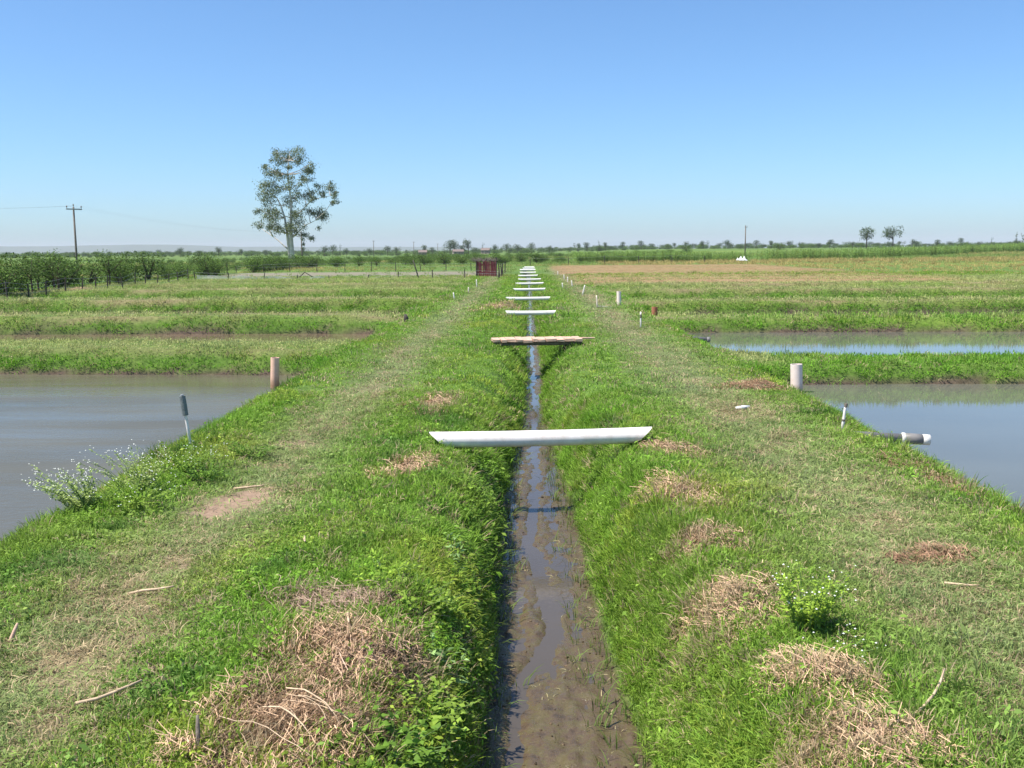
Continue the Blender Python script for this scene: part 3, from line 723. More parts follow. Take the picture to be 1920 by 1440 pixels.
PIPES = [  # x0, y0, x1, y1, radius, label
    (-1.23, 12.28, 1.55, 12.42, .100, 'nearest and longest white plastic pipe bridging the muddy ditch'),
    (-.83, 37.3, 1.06, 37.3, .085, 'white pipe across the ditch, first one beyond the plank footbridge'),
    (-1.04, 48.1, 1.10, 48.35, .085, 'white pipe across the ditch, second one beyond the plank footbridge'),
    (-.84, 58.9, 1.07, 59.3, .085, 'white pipe across the ditch, third one beyond the plank footbridge'),
    (-.83, 69.2, 1.12, 69.5, .085, 'white pipe across the ditch, fourth one beyond the plank footbridge'),
    (-.73, 78.8, 1.07, 79.0, .085, 'white pipe across the ditch, fifth one beyond the plank footbridge'),
    (-.83, 90.0, .94, 90.2, .09, 'white pipe across the ditch, sixth one beyond the plank footbridge'),
    (-.78, 102.6, .90, 102.6, .09, 'white pipe across the ditch, fourth from its far end'),
    (-.89, 116.0, .97, 116.0, .10, 'white pipe across the ditch, third from its far end'),
    (-.60, 125.0, .95, 125.0, .10, 'white pipe across the ditch, second from its far end'),
    (-.40, 134.0, .95, 134.0, .10, 'last and farthest white pipe across the ditch'),
]
for x0, y0, x1, y1, r, lab in PIPES:
    L_ = math.hypot(x1 - x0, y1 - y0)
    zc = .075
    o = obj('ditch_pipe', pipe_mesh('ditch_pipe', L_, r, mitre=2.2 if r == .1 and y0 < 20 else 1.4, sag=.012), M['pvc'] if y0 < 20 else M['pvc_far'],
            loc=((x0 + x1) / 2, (y0 + y1) / 2, zc), rot=(0, -.010 if y0 < 20 else rng.normal(0, .006), math.atan2(y1 - y0, x1 - x0)))
    tag(o, lab, 'pipe', 'white pipes across the ditch')

# ------------------------------------------------------------------ plank footbridge
br = empty('plank_footbridge', (.35, 25.75, .03), .10)
tag(br, 'low footbridge of reddish sunbleached planks across the ditch', 'footbridge')
for sy in (-.26, .26):
    MB().tube([(-1.2, sy, 0), (-.4, sy, .005), (.4, sy, -.005), (1.0, sy, .01)], .05, 8).build('beam', M['oldwood'], br)
xs = -1.27; k = 0
g = np.random.default_rng(17)
for w in (.20, .14, .26, .18, .24, .12, .22, .27, .20, .25, .20):
    MB().box((0, 0, 0), (w - .015, g.uniform(.76, .84), .065), jit=.004).build('plank', M['plank'], br, loc=(xs + w / 2, g.normal(-.02, .03), .085 + g.normal(0, .003)), rot=(g.normal(0, .012), g.normal(0, .015), g.normal(0, .02)))
    xs += w
MB().tube([(.7, -.25, .10), (1.05, -.2, .115), (1.36, -.15, .11)], [.03, .027, .02], 7).build('rail_stick', M['plank'], br)

# ------------------------------------------------------------------ standpipes, stakes, outlets
def standpipe(name, loc, r, h, mat, label, lean=(0, 0), depth=.5, group=None):
    o = MB().lathe([(r * .86, h - .35), (r * .86, h), (r, h), (r, h * .6), (r * 1.01, h * .3), (r, -depth), (0.001, -depth)], 24).build(name, mat, None, True)
    o.location = loc; o.rotation_euler = (lean[1], lean[0], 0)
    es = o.modifiers.new('edges', 'EDGE_SPLIT'); es.split_angle = R(50)
    tag(o, label, 'standpipe', group); return o
standpipe('standpipe', (-5.46, 21.4, WATER_Z), .092, .66, M['pvc_pink'], 'pinkish brown plastic standpipe upright in the grey left pond', (.05, .02))
standpipe('standpipe', (5.46, 20.3, WATER_Z), .118, .58, M['pvc_cream'], 'thick cream standpipe upright in the blue right pond', (-.04, .0))
standpipe('standpipe', (4.65, 37.0, -.12), .11, .40, M['clay'], 'short red clay standpipe at the corner of the second right pond', (.05, 0))
standpipe('standpipe', (3.93, 43.2, -.06), .095, .66, M['pvc_cream'], 'slim pale standpipe at the edge of the third right pond', (-.03, 0))

def stake(loc, h, r, label, lean=(0, 0), mat='pvc_far', sleeve=None, tip=None):
    root = empty('marker_stake', loc); root.rotation_euler = (lean[1], lean[0], 0)
    tag(root, label, 'stake', 'marker stakes on the banks')
    shaft = MB().tube([(0, 0, -.15), (0.002, 0, h * .4), (-.002, .001, h * .8), (0, 0, h)], [r, r, r * .95, r * .92], 8).build('shaft', M[mat], root, True)
    if sleeve:
        a, b_, rs, ms = sleeve
        MB().lathe([(.001, a * h), (rs, a * h), (rs * 1.05, (a + b_) / 2 * h), (rs, b_ * h), (.001, b_ * h)], 10).build('sleeve', M[ms], root)
    if tip: MB().lathe([(r * 1.08, h * .88), (r * 1.1, h + .006), (.001, h + .008)], 8).build('tip', M[tip], shaft)
stake((4.30, 13.65, gz(4.30, 13.65)), .40, .021, 'short white stake with dark tip beside the near right pond', (.13, 0), 'pvc', (.40, .46, .025, 'oldwood'), 'oldwood')
stake((-4.22, 12.3, gz(-4.22, 12.3)), .68, .019, 'white stake with dark grey mesh sleeve on its top, left bank', (-.11, .02), 'pvc', (.62, .985, .038, 'meshgrey'), 'metal')
stake((3.52, 31.3, gz(3.52, 31.3)), .50, .026, 'white stake with dark top half beside the second right pond', (0, 0), 'pvc', (.62, .84, .030, 'oldwood'))
stake((2.90, 41.9, gz(2.9, 41.9)), .56, .026, 'brownish white bent stake right of the ditch, near the slim pale standpipe', (-.05, 0), 'pvc_cream')
stake((2.90, 53.3, gz(2.9, 53.3)), .55, .034, 'leaning white stake right of the ditch, before the hay field', (.25, 0), 'pvc')
for x_, y_, h_, lab in ((2.2, 63.0, .34, 'tiny white stake right of the ditch, nearest of the far cluster'), (2.95, 66.5, .42, 'small white stake at the near edge of the hay field'),
                        (2.95, 74.2, .45, 'small white stake beside the hay field, second of the far row'), (2.96, 80.9, .40, 'small white stake beside the hay field, third of the far row'),
                        (2.85, 94.4, .42, 'farthest small white stake beside the hay field'), (-3.3, 65.8, .52, 'lone white stake on the left bank before the maroon pen'),
                        (-3.56, 49.0, .34, 'pale stake on the left bank near the third left dike'), (-3.3, 56.5, .36, 'straw coloured stake on the left bank between two white stakes')):
    stake((x_, y_, gz(x_, y_)), h_, .034, lab, (random.uniform(-.12, .12), 0), 'pvc_cream' if 'straw' in lab else 'pvc')

def outlet(p0, p1, r, label, coupler=True, capm='pvc_far'):
    p0, p1 = Vector(p0), Vector(p1); d = p1 - p0; L_ = d.length
    root = empty('outlet_pipe', p0); root.rotation_euler = d.to_track_quat('X', 'Z').to_euler()
    tag(root, label, 'pipe', 'outlet pipes over the ponds')
    MB().lathe([(r, 0), (r, L_), (r * .8, L_), (r * .8, L_ - .2), (.001, L_ - .2)], 16, 'X').build('tube', M['pvc_grey'], root, True)
    if coupler:
        cp = MB().lathe([(r, L_ - .34), (r * 1.22, L_ - .335), (r * 1.24, L_ - .20), (r * 1.2, L_ - .1), (r, L_ - .095)], 16, 'X').build('coupler', M['pvc_grey'], root, True)
        MB().lathe([(r * 1.02, L_ - .375), (r * 1.3, L_ - .365), (r * 1.3, L_ - .33), (r * 1.2, L_ - .325)], 16, 'X').build('ring', M[capm], cp, True)
    MB().lathe([(r * 1.05, L_ - .09), (r * 1.2, L_ - .085), (r * 1.22, L_ + .005), (r * .85, L_ + .01), (r * .8, L_ - .06), (.001, L_ - .06)], 16, 'X').build('end_cap', M[capm], root, True)
outlet((3.9, 13.75, -.14), (5.50, 13.65, -.23), .062, 'grey plastic outlet pipe with white collar over the near right pond')
outlet((3.6, 29.6, -.14), (5.32, 29.3, -.25), .068, 'grey plastic outlet pipe with cap over the second right pond', False, 'pvc_grey')
outlet((3.0, 43.2, -.04), (4.3, 42.4, -.14), .04, 'thin grey outlet pipe beside the slim pale standpipe', False, 'pvc_grey')

# small things lying about
def stick(p0, p1, r, mat, label, lift=.02, bend=.03, name='dry_stick'):
    pts = []
    for t in np.linspace(0, 1, 5):
        x = p0[0] + (p1[0] - p0[0]) * t + bend * math.sin(t * 3.1); y = p0[1] + (p1[1] - p0[1]) * t
        z0 = (p0[2] if len(p0) > 2 else lift); z1 = (p1[2] if len(p1) > 2 else lift)
        pts.append((x, y, gz(x, y) + z0 + (z1 - z0) * t))
    b0 = Vector(pts[0])
    o = MB().tube([Vector(p) - b0 for p in pts], [r, r * 1.05, r, r * .9, r * .6], 6).build(name, M[mat], None, True); o.location = b0
    tag(o, label, 'stick'); return o
stick((-2.42, 5.05), (-2.16, 5.30), .009, 'twig', 'pale dry stick on short turf left of the largest dead grass mat', .05)
stick((-2.85, 6.86), (-2.55, 6.92), .010, 'twig', 'pale stick lying across the worn path at the left', .035)
stick((-3.28, 6.02, .0), (-3.25, 6.08, .11), .012, 'plank', 'short upright peg at the left edge of the turf', .0, 0, 'wooden_peg')
stick((-1.85, 8.02), (-1.80, 7.82), .010, 'twig', 'short bright stick on the green turf left of the ditch', .045, 0)
stick((-1.19, 6.32), (-1.14, 6.08), .009, 'twig', 'straight pale stick crossing the strip of dead grass', .06, 0)
stick((-3.05, 10.15), (-2.75, 10.25), .012, 'twig', 'pale stick at the upper edge of the bare earth patch', .03)
stick((1.93, 4.86, .02), (2.28, 5.3, .12), .008, 'twig', 'long dry stalk leaning in the long grass at the bottom right', .03, .03)
stick((-1.60, 4.55, -.02), (-1.62, 4.62, .16), .012, 'oldwood', 'dark stub sticking out of the largest dead grass mat', 0, 0, 'wooden_peg')
stick((3.0, 7.05), (3.22, 6.98), .009, 'twig', 'pale stick on the turf right of the flowered bush', .04, 0)
me_ = MB().tube([(-.11, 0, .03), (0, .02, .045), (.11, .05, .05)], [.025, .03, .018], 8).build('plastic_scrap', M['white'], None, True, loc=(3.26, 15.1, gz(3.26, 15.1)))
tag(me_, 'white plastic scrap lying on the right bank', 'litter')
o = MB().tube([(0, 0, -.1), (.01, 0, .12), (-.02, .02, .24)], [.085, .08, .05], 9).build('dark_stump', M['darkwood'], None, True, loc=(-4.15, 34.2, gz(-4.15, 34.2)))
tag(o, 'small dark stump at the inner end of the second left dike', 'stump')
o = MB().tube([(-.5, 0, .12), (0, .05, .14), (.55, 0, .13)], [.13, .14, .11], 9).build('cut_log', M['oldwood'], None, True, loc=(-28.0, 56.6, gz(-28, 56.6)), rot=(0, 0, .3))
tag(o, 'pale cut log lying on grass at the far left', 'log')
v = []; f = []
for i in range(9):
    for k in range(16):
        a = 2 * math.pi * k / 16; r = 1.25 * i / 8; v.append((r * math.cos(a) * 1.3, r * math.sin(a), .38 * (1 - (i / 8) ** 1.6) * random.uniform(.8, 1.2) - .04))
        if i: f.append((16 * (i - 1) + k, 16 * (i - 1) + (k + 1) % 16, 16 * i + (k + 1) % 16, 16 * i + k))
o = MB().add(v, f).build('earth_mound', M['earth'], None, True, loc=(-29.2, 65.6, gz(-29.2, 65.6))); o.scale = (.8, .6, .5); tag(o, 'low mound of brown earth by the left fence below the power pole', 'earth mound')

# ------------------------------------------------------------------ leafy weeds
def leaf_cloud(centers, dirs, size, g, tint, ratio=2.2, var=.25, fold=.25):
    """pointed folded leaves: 4 triangles each"""
    n_ = len(centers); c = np.asarray(centers, float); d = np.asarray(dirs, float); d /= np.linalg.norm(d, axis=1)[:, None] + 1e-9
    upv = np.array([0, 0, 1.0]) + g.normal(0, .35, (n_, 3)); w = np.cross(d, upv); w /= np.linalg.norm(w, axis=1)[:, None] + 1e-9; nr = np.cross(w, d)
    L_ = (np.asarray(size) * g.uniform(.65, 1.25, n_))[:, None]; hw = L_ / ratio / 2
    p0 = c; p1 = c + d * L_ * .5 + nr * L_ * .08; p2 = c + d * L_ - nr * L_ * .12
    e1 = c + d * L_ * .42 + w * hw + nr * hw * fold; e2 = c + d * L_ * .42 - w * hw + nr * hw * fold
    v = np.stack([p0, p1, p2, e1, e2], 1).reshape(-1, 3); b_ = np.arange(n_)[:, None] * 5
    f = np.concatenate([b_ + np.array([[0, 1, 3]]), b_ + np.array([[1, 2, 3]]), b_ + np.array([[0, 4, 1]]), b_ + np.array([[1, 4, 2]])])
    col = np.asarray(tint) * g.uniform(1 - var, 1 + var, (n_, 1)) * np.array([1, 1, 1])
    return v, f, np.repeat(col, 5, 0), np.repeat(g.uniform(0, 1, n_), 5)
def weed(loc, label, n_stem, h, spread, leaf, tint, g, flowers=0, leaves=16, drift=(0, 0), cat='weed', name='leafy_weed', group=None, ratio=2.2, stem_r=.003):
    root = empty(name, loc); tag(root, label, cat, group)
    C = []; D = []; S = []; F = []
    stems = MB()
    for s_ in range(n_stem):
        a = g.uniform(0, 6.28); r0 = spread * .35 * math.sqrt(g.uniform()); base = np.array([r0 * math.cos(a), r0 * math.sin(a), 0])
        base[2] = gz(loc[0] + base[0], loc[1] + base[1]) - loc[2]
        aa = a + g.normal(0, .6); out = spread * g.uniform(.2, 1); hh = h * g.uniform(.55, 1.1)
        tip = base + np.array([math.cos(aa) * out + drift[0], math.sin(aa) * out + drift[1], hh]); midp = base + (tip - base) * .5 + np.array([0, 0, hh * .14])
        stems.tube([base - np.array([0, 0, .03]), midp, tip], [stem_r, stem_r * .8, stem_r * .45], 4)
        for q in range(leaves):
            t = g.uniform(.12, 1.0); p = (1 - t) ** 2 * base + 2 * t * (1 - t) * midp + t * t * tip
            dd = np.array([g.normal(), g.normal(), g.normal(.25, .4)]); C.append(p); D.append(dd); S.append(leaf * (1.15 - .5 * t))
        for q in range(flowers):
            F.append(tip + np.array([g.normal(0, .035), g.normal(0, .035), g.normal(.005, .025)]))
    v, f, c_, bv = leaf_cloud(C, D, np.array(S), g, tint, ratio)
    stems.build('stem', M['greenstem'], root)
    o = obj('leaves', mesh_np('leaves', v, f, attrs={'tint': c_, 'bv': bv}), M['weed'], root); o['kind'] = 'stuff'
    if F:
        mb = MB()
        for p in F:
            r = g.uniform(.005, .009); mb.add([p + np.array(q) * r for q in ((1, 0, 0), (-1, 0, 0), (0, 1, 0), (0, -1, 0), (0, 0, .7), (0, 0, -.7))], [(0, 2, 4), (2, 1, 4), (1, 3, 4), (3, 0, 4), (2, 0, 5), (1, 2, 5), (3, 1, 5), (0, 3, 5)])
        o = mb.build('blossoms', M['petal'], root); o['kind'] = 'stuff'
    return root
gw = np.random.default_rng(77)
GREEN, PALE, DEEP, LIME = (.25, .37, .055), (.33, .42, .13), (.16, .28, .04), (.32, .46, .06)
def at_ground(x, y): return (x, y, gz(x, y))
weed(at_ground(-4.22, 9.35), 'airy white flowered weed sprawling over the grey pond at the left', 46, .38, .40, .05, PALE, gw, 3, 26, (-.22, .0), 'flowering weed', 'flowering_weed')
weed(at_ground(-4.0, 10.0), 'middle of the three white flowered weed clumps on the left pond edge', 38, .36, .42, .045, PALE, gw, 3, 24, (-.14, .0), 'flowering weed', 'flowering_weed')
weed(at_ground(-3.85, 10.9), 'white flowered weed clump on the left bank just before the sleeved stake', 36, .27, .45, .045, GREEN, gw, 2, 22, (-.05, .0), 'flowering weed', 'flowering_weed')
weed(at_ground(-3.75, 9.35), 'dense low green weed between the white flowered weeds and the bare earth', 40, .22, .42, .045, GREEN, gw, 1, 18, (0, 0))
weed(at_ground(-3.35, 11.8), 'low dark green weed on the left bank beside the sleeved stake', 26, .16, .36, .05, DEEP, gw, 0, 16)
weed(at_ground(-3.5, 10.5), 'bushy green weed beyond the bare earth patch on the left', 30, .20, .34, .05, DEEP, gw, 0, 16)
weed(at_ground(1.76, 6.15), 'bright green bushy weed with tiny white flowers on the right bank', 38, .34, .25, .045, LIME, gw, 1, 26, (0, 0), 'flowering weed', 'flowering_weed')
weed(at_ground(1.86, 5.75), 'low sprig of white blossoms in front of the bright flowered bush', 12, .12, .18, .03, GREEN, gw, 2, 12, (0, 0), 'flowering weed', 'flowering_weed')
weed(at_ground(-.56, 6.15), 'weed with large smooth pale leaves at the left mud edge', 6, .30, .10, .095, (.28, .42, .15), gw, 0, 8, (.05, 0), ratio=2.0, stem_r=.005)
weed(at_ground(-.60, 8.0), 'tall sprig with narrow pale leaves on the left ditch slope', 4, .32, .07, .07, (.28, .42, .15), gw, 0, 13, ratio=2.8, stem_r=.004)
weed(at_ground(-1.10, 7.15), 'lime green leafy patch on the left bank beyond the dead grass strip', 26, .12, .30, .06, LIME, gw, 0, 12, ratio=3)
weed(at_ground(-.78, 6.75), 'broad leaved creeper on the left slope between sprig and dead grass', 34, .12, .32, .055, GREEN, gw, 0, 12, ratio=1.5)
weed(at_ground(-.62, 5.45), 'dense broad leaved weed low on the left slope beside the pale leaved plant', 38, .14, .30, .06, GREEN, gw, 0, 14, ratio=1.4)
weed(at_ground(-.72, 4.8), 'dark green broad leaved weed at the bottom edge left of the mud', 34, .14, .32, .06, DEEP, gw, 0, 14, ratio=1.5)
weed(at_ground(-.62, 12.0), 'dark leafy weed under the left part of the nearest white pipe', 26, .18, .22, .05, DEEP, gw, 0, 14)
weed(at_ground(-.62, 10.7), 'dark leafy weed on the left ditch edge just before the nearest pipe', 30, .17, .26, .05, DEEP, gw, 0, 14)
weed(at_ground(.66, 5.9), 'small seedling with pale leaves at the right mud edge', 2, .10, .04, .06, PALE, gw, 0, 4, ratio=2.0)

# ------------------------------------------------------------------ fences and pen
def fence(pts, spacing, h, label, name='wire_fence', wires=3, g=None, r=.045):
    root = empty(name, (pts[0][0], pts[0][1], gz(*pts[0]))); tag(root, label, 'fence')
    base = Vector(root.location); tops = []
    for (xa, ya), (xb, yb) in zip(pts[:-1], pts[1:]):
        d = math.hypot(xb - xa, yb - ya); k = max(1, round(d / spacing))
        for i in range(k + (1 if (xb, yb) == pts[-1] else 0)):
            t = i / k; x = xa + (xb - xa) * t + g.normal(0, .08); y = ya + (yb - ya) * t + g.normal(0, .08); z = gz(x, y)
            hh = h * g.uniform(.85, 1.15); lx, ly = g.normal(0, .05), g.normal(0, .05)
            MB().tube([(0, 0, -.2), (lx * .5, ly * .5, hh * .5), (lx, ly, hh)], [r, r * .95, r * .85], 6).build('post', M['darkwood'], root, loc=Vector((x, y, z)) - base)
            tops.append((x - base.x, y - base.y, z - base.z, hh))
    for w in range(wires):
        fr = .9 - .3 * w
        MB().tube([(a, b_, c_ + hh * fr) for a, b_, c_, hh in tops], .006, 4).build('wire', M['metal'], root)
    return root
gf = np.random.default_rng(55)
fence([(-28.9, 49), (-28.6, 64), (-28.4, 84)], 2.3, .95, 'dark post and wire fence along the left dikes before the bushes', g=gf)
fence_yard = fence([(-28.0, 84.5), (-16.4, 84.6), (-2.4, 85.6)], 2.9, .75, 'near row of short posts fencing the bare pinkish yard', g=gf, wires=2)
nf = fence_yard; bx_, by_ = nf.location.x, nf.location.y
m, n, l, b = new_mat('pale_netting'); b.inputs['Base Color'].default_value = (.62, .62, .64, 1); b.inputs['Roughness'].default_value = .8
tr_ = n.new('ShaderNodeBsdfTransparent'); mx_ = n.new('ShaderNodeMixShader'); t_ = noise(n, l, 3.0, 4, .6); r_ = ramp(n, [(.3, (.25,) * 3), (.7, (.6,) * 3)]); l.new(t_.outputs[0], r_.inputs[0]); l.new(r_.outputs[0], mx_.inputs[0]); l.new(tr_.outputs[0], mx_.inputs[1]); l.new(b.outputs[0], mx_.inputs[2]); l.new(mx_.outputs[0], n['Material Output'].inputs['Surface'])
nv = []; nf_ = []
for i, x in enumerate(np.linspace(-27.8, -17.0, 25)):
    y = 84.56 + .05 * math.sin(i * 1.3); z = gz(x, y); nv += [(x - bx_, y - by_, z + .02 - nf.location.z), (x - bx_, y - by_ + .04, z + .55 + .05 * math.sin(i * .9) - nf.location.z)]
    if i: nf_.append((2 * i - 2, 2 * i, 2 * i + 1, 2 * i - 1))
MB().add(nv, nf_).build('netting', m, nf)
fence([(-33.5, 116), (-18, 116), (-3.6, 115.4)], 3.2, 1.05, 'far row of posts behind the bare pinkish yard', g=gf, wires=2)
fence([(-2.4, 86.0), (-2.2, 95), (-2.4, 105)], 4.5, 1.2, 'few dark posts right of the maroon pen', g=gf, wires=1, r=.06)
fence([(.5, 150), (12, 156), (28, 160)], 5.5, 1.3, 'sparse posts beyond the far end of the ditch', g=gf, wires=1, r=.06)
o = MB().tube([(0, 0, -.2), (-.28, 0, .8), (-.5, 0, 1.55)], [.06, .055, .045], 7).build('leaning_post', M['darkwood'], None, True, loc=(-9.3, 86.8, gz(-9.3, 86.8))); tag(o, 'tall dark post leaning left inside the yard fence', 'post')
o = MB().tube([(-.0, 0, -.2), (.75, 0, .45), (1.5, 0, .0)], [.045, .045, .04], 6).build('fallen_post', M['darkwood'], None, True, loc=(-20.3, 88.5, gz(-20.3, 88.5) + .1)); tag(o, 'dark brace post lying slanted at the yard corner', 'post')
pen = empty('maroon_pen', (-3.75, 92.3, gz(-3.75, 92.3)), .05); tag(pen, 'small maroon slatted pen topped with dry brush', 'pen')
gp = np.random.default_rng(5)
sl = MB().box((0, 0, .68), (.15, .03, 1.36)).build('slat', M['maroon'], pen)
for side in range(4):
    for i in range(10):
        t = -.82 + i * .182; o = sl if (side == 0 and i == 0) else sl.copy()
        if o is not sl: COL.objects.link(o); o.parent = pen
        o.location = (t, -.84, 0) if side == 0 else (t, .84, 0) if side == 1 else (-.86, t, 0) if side == 2 else (.86, t, 0)
        o.rotation_euler = (gp.normal(0, .02), gp.normal(0, .025), 0 if side < 2 else math.pi / 2); o.scale = (1, 1, gp.uniform(.92, 1.06))
for z in (.35, 1.05):
    for yr in (-.80, .80): MB().box((0, yr, z), (1.8, .05, .09)).build('rail', M['maroon'], pen)
for sx in (-.9, .92):
    for sy in (-.88, .88): MB().tube([(sx, sy, -.2), (sx, sy, 1.75 if sx > 0 else 1.45)], .05, 6).build('corner_post', M['darkwood'], pen)
tw = MB()
for i in range(120):
    x, y = gp.uniform(-.9, .9), gp.uniform(-.85, .85); a = gp.uniform(0, 6.28); L_ = gp.uniform(.3, .9); z = 1.36 + gp.exponential(.08)
    tw.tube([(x, y, z), (x + math.cos(a) * L_ * .5, y + math.sin(a) * L_ * .5, z + gp.uniform(.0, .22)), (x + math.cos(a) * L_, y + math.sin(a) * L_, z + gp.uniform(-.05, .3))], .012, 3)
o = tw.build('brush', M['oldwood'], pen); o['kind'] = 'stuff'

# ------------------------------------------------------------------ power poles and lines
def power_pole(loc, h, label, rz=0.0, r=.13, arm=1.7, lean=0.0):
    root = empty('power_pole', loc, rz); root.rotation_euler = (0, lean, rz); tag(root, label, 'power pole', 'wooden power poles')
    MB().tube([(0, 0, -.6), (0, 0, h * .5), (0, 0, h)], [r, r * .85, r * .7], 10).build('pole', M['oldwood'], root, True)
    ca = MB().box((0, -.12, h - .25), (arm, .1, .13)).build('crossarm', M['metal'], root)
    for x in (-arm / 2 + .07, 0, arm / 2 - .07):
        zb = h - .185 if x else h
        MB().lathe([(.02, 0), (.025, .12), (.075, .13), (.05, .19), (.08, .21), (.045, .30), (.001, .32)], 8, org=(x, -.12 if x else 0, zb)).build('insulator', M['insul'], ca, True)
    return root
POLES = [((-48.9, 109.2), 8.3, 'nearest power pole with crossarm rising over the bushes at the left'), ((-45.5, 204), 7.4, 'thin power pole standing just right of the tall gum tree'),
         ((-67.5, 445), 7.6, 'distant power pole, first one right of the tall gum tree'), ((-56, 500), 7.4, 'distant power pole, second one right of the tall gum tree'), ((-53, 600), 7.2, 'faintest distant power pole before the far treeline'),
         ((54.0, 252), 7.6, 'lone power pole at the right above the maize')]
tops = []
for (x, y), h, lab in POLES:
    z = gz(x, y); power_pole((x, y, z), h, lab, .9 if y < 300 else .6, .13 if y < 150 else .16, 1.75 if y < 150 else 1.2); tops.append(Vector((x, y, z + h)))
def line(a, b, off, label, sag=1.1):
    pts = []
    d = (b - a); s = Vector((-d.y, d.x, 0)).normalized() * off
    for t in np.linspace(0, 1, 18): p = a.lerp(b, t) + s; p.z += .1 - sag * 4 * t * (1 - t); pts.append(p - a)
    o = MB().tube(pts, .003, 4).build('power_line', M['cable'], None, True); o.location = a; tag(o, label, 'wire', 'overhead power lines'); return o
for off, nm in ((-.75, 'leftmost'), (0, 'middle'), (.75, 'rightmost')):
    line(tops[0], tops[1], off, nm + ' overhead line sagging from the nearest pole towards the gum tree')
    line(tops[0] + Vector((-47, -44, 0)), tops[0], off, nm + ' overhead line running from the nearest pole out of the picture')

ORD = ['first', 'second', 'third', 'fourth', 'fifth', 'sixth', 'seventh', 'eighth', 'ninth', 'tenth', 'eleventh', 'twelfth', 'thirteenth', 'fourteenth', 'fifteenth', 'sixteenth', 'seventeenth', 'eighteenth', 'nineteenth', 'twentieth',
       'twenty-first', 'twenty-second', 'twenty-third', 'twenty-fourth', 'twenty-fifth', 'twenty-sixth', 'twenty-seventh', 'twenty-eighth', 'twenty-ninth', 'thirtieth']
# ------------------------------------------------------------------ trees and bushes
def foliage_mesh(name, lobes, n_per, leaf, g, tint, droop=.3, var=.3, ratio=1.7):
    C = []; D = []; T = []
    for cx, cy, cz, rx, ry, rz in lobes:
        k = max(8, int(n_per * (rx * ry * rz) ** (2 / 3) * (1 if n_per > 0 else 1)))
        u = g.normal(0, 1, (k, 3)); u /= np.linalg.norm(u, axis=1)[:, None]; r = g.uniform(.35, 1.0, k) ** .6 * g.uniform(.8, 1.15, k)
        p = u * r[:, None] * np.array([rx, ry, rz]) + np.array([cx, cy, cz])
        C.append(p); D.append(u * .6 + g.normal(0, .7, (k, 3)) + np.array([0, 0, -droop])); T.append(np.tile(np.array(tint) * g.uniform(.75, 1.25), (k, 1)))
    C = np.concatenate(C); D = np.concatenate(D); T = np.concatenate(T)
    v, f, c_, bv = leaf_cloud(C, D, np.full(len(C), leaf), g, T, ratio, var)
    return mesh_np(name, v, f, attrs={'tint': c_, 'bv': bv})

# the tall gum tree: crown clumps (right, up, radius) in metres seen from the front, each with its own depth
KX = 191.2 / FPX / 4.8
CL = [(395,140,45),(520,150,60),(630,155,50),(440,200,50),(500,205,35),(620,210,40),(690,240,45),(660,290,40),(700,310,35),(525,270,25),(305,270,30),(345,205,12),(350,325,55),(400,310,30),(440,360,50),(560,400,50),(620,350,25),(675,385,38),(640,430,20),(300,430,50),(390,430,50),(270,490,45),(340,500,60),(440,440,40),(540,520,50),(470,575,50),(620,510,45),(680,490,45),(720,545,25),(770,440,35),(780,490,25),(850,440,45),(890,490,30),(905,410,10),(920,525,20),(880,565,28),(920,570,15),(310,560,35),(330,620,40),(260,650,30),(290,700,60),(250,770,35),(420,660,40),(380,770,50),(350,790,30),(430,790,25),(600,670,50),(560,680,30),(650,650,35),(750,650,50),(760,700,50),(700,670,30),(590,740,40),(540,780,45),(490,800,40),(570,820,30),(750,795,20),(640,860,25),(680,890,25),(630,900,15),(630,945,15)]
gt = np.random.default_rng(9)
tx, ty = -44.5, 191.2; tz = gz(tx, ty)
tree = empty('gum_tree', (tx, ty, tz)); tag(tree, 'tall airy gum tree with pale trunk rising above the plain', 'tree')
lob = []; sub = []
for cx, cy, r in CL:
    X = (cx - 515) * KX; Z = (1128 - cy) * KX - tz; rr = r * KX
    dep = gt.uniform(-1, 1) * (3.6 - .18 * abs(Z - 11))
    lob.append((X, dep, Z, rr * .8, rr * .9, rr * .6))
    for q in range(3 if r > 20 else 1): sub.append((X + gt.normal(0, rr * .6), dep + gt.normal(0, rr * .7), Z + gt.normal(-.1 * rr, rr * .5), rr * gt.uniform(.35, .75), rr * gt.uniform(.35, .75), rr * gt.uniform(.25, .5)))
CC = []; CT = []
for X, dpt, Z, rx_, ry_, rz_ in lob + sub:
    k = int(26 + 200 * rx_ * ry_)
    p = gt.normal(0, .62, (k, 3)) * np.array([rx_, ry_, rz_]) * 1.25 + np.array([X, dpt, Z]); p[:, 2] -= np.abs(gt.normal(0, .22, k))
    CC.append(p); CT.append(np.tile(np.array([.175, .205, .105]) * gt.uniform(.7, 1.3), (k, 1)))
CC = np.concatenate(CC); CT = np.concatenate(CT)
v, f, c_, bv = leaf_cloud(CC, gt.normal(0, .8, CC.shape) + np.array([0, 0, -.9]), np.full(len(CC), .30), gt, CT, 2.0, .45)
me_ = mesh_np('crown', v, f, attrs={'tint': c_, 'bv': bv})
crown = obj('crown', me_, M['bush'], tree); crown['kind'] = 'stuff'
def tp(cx, cy, d=0): return Vector(((cx - 515) * KX, d, (1128 - cy) * KX - tz))
trunkA = [tp(518, 1150), tp(514, 1000), tp(510, 860), tp(514, 720, .2), tp(520, 600, .3), tp(512, 480, .2), tp(500, 340, 0), tp(515, 220, -.2)]
trunkB = [tp(494, 1150, .5), tp(482, 1000, .6), tp(470, 860, .7), tp(452, 720, .8), tp(420, 610, .9), tp(385, 540, .9)]
tk = MB().tube(trunkA, [.46, .40, .34, .28, .22, .16, .11, .05], 10).build('trunk', M['bark'], tree, True)
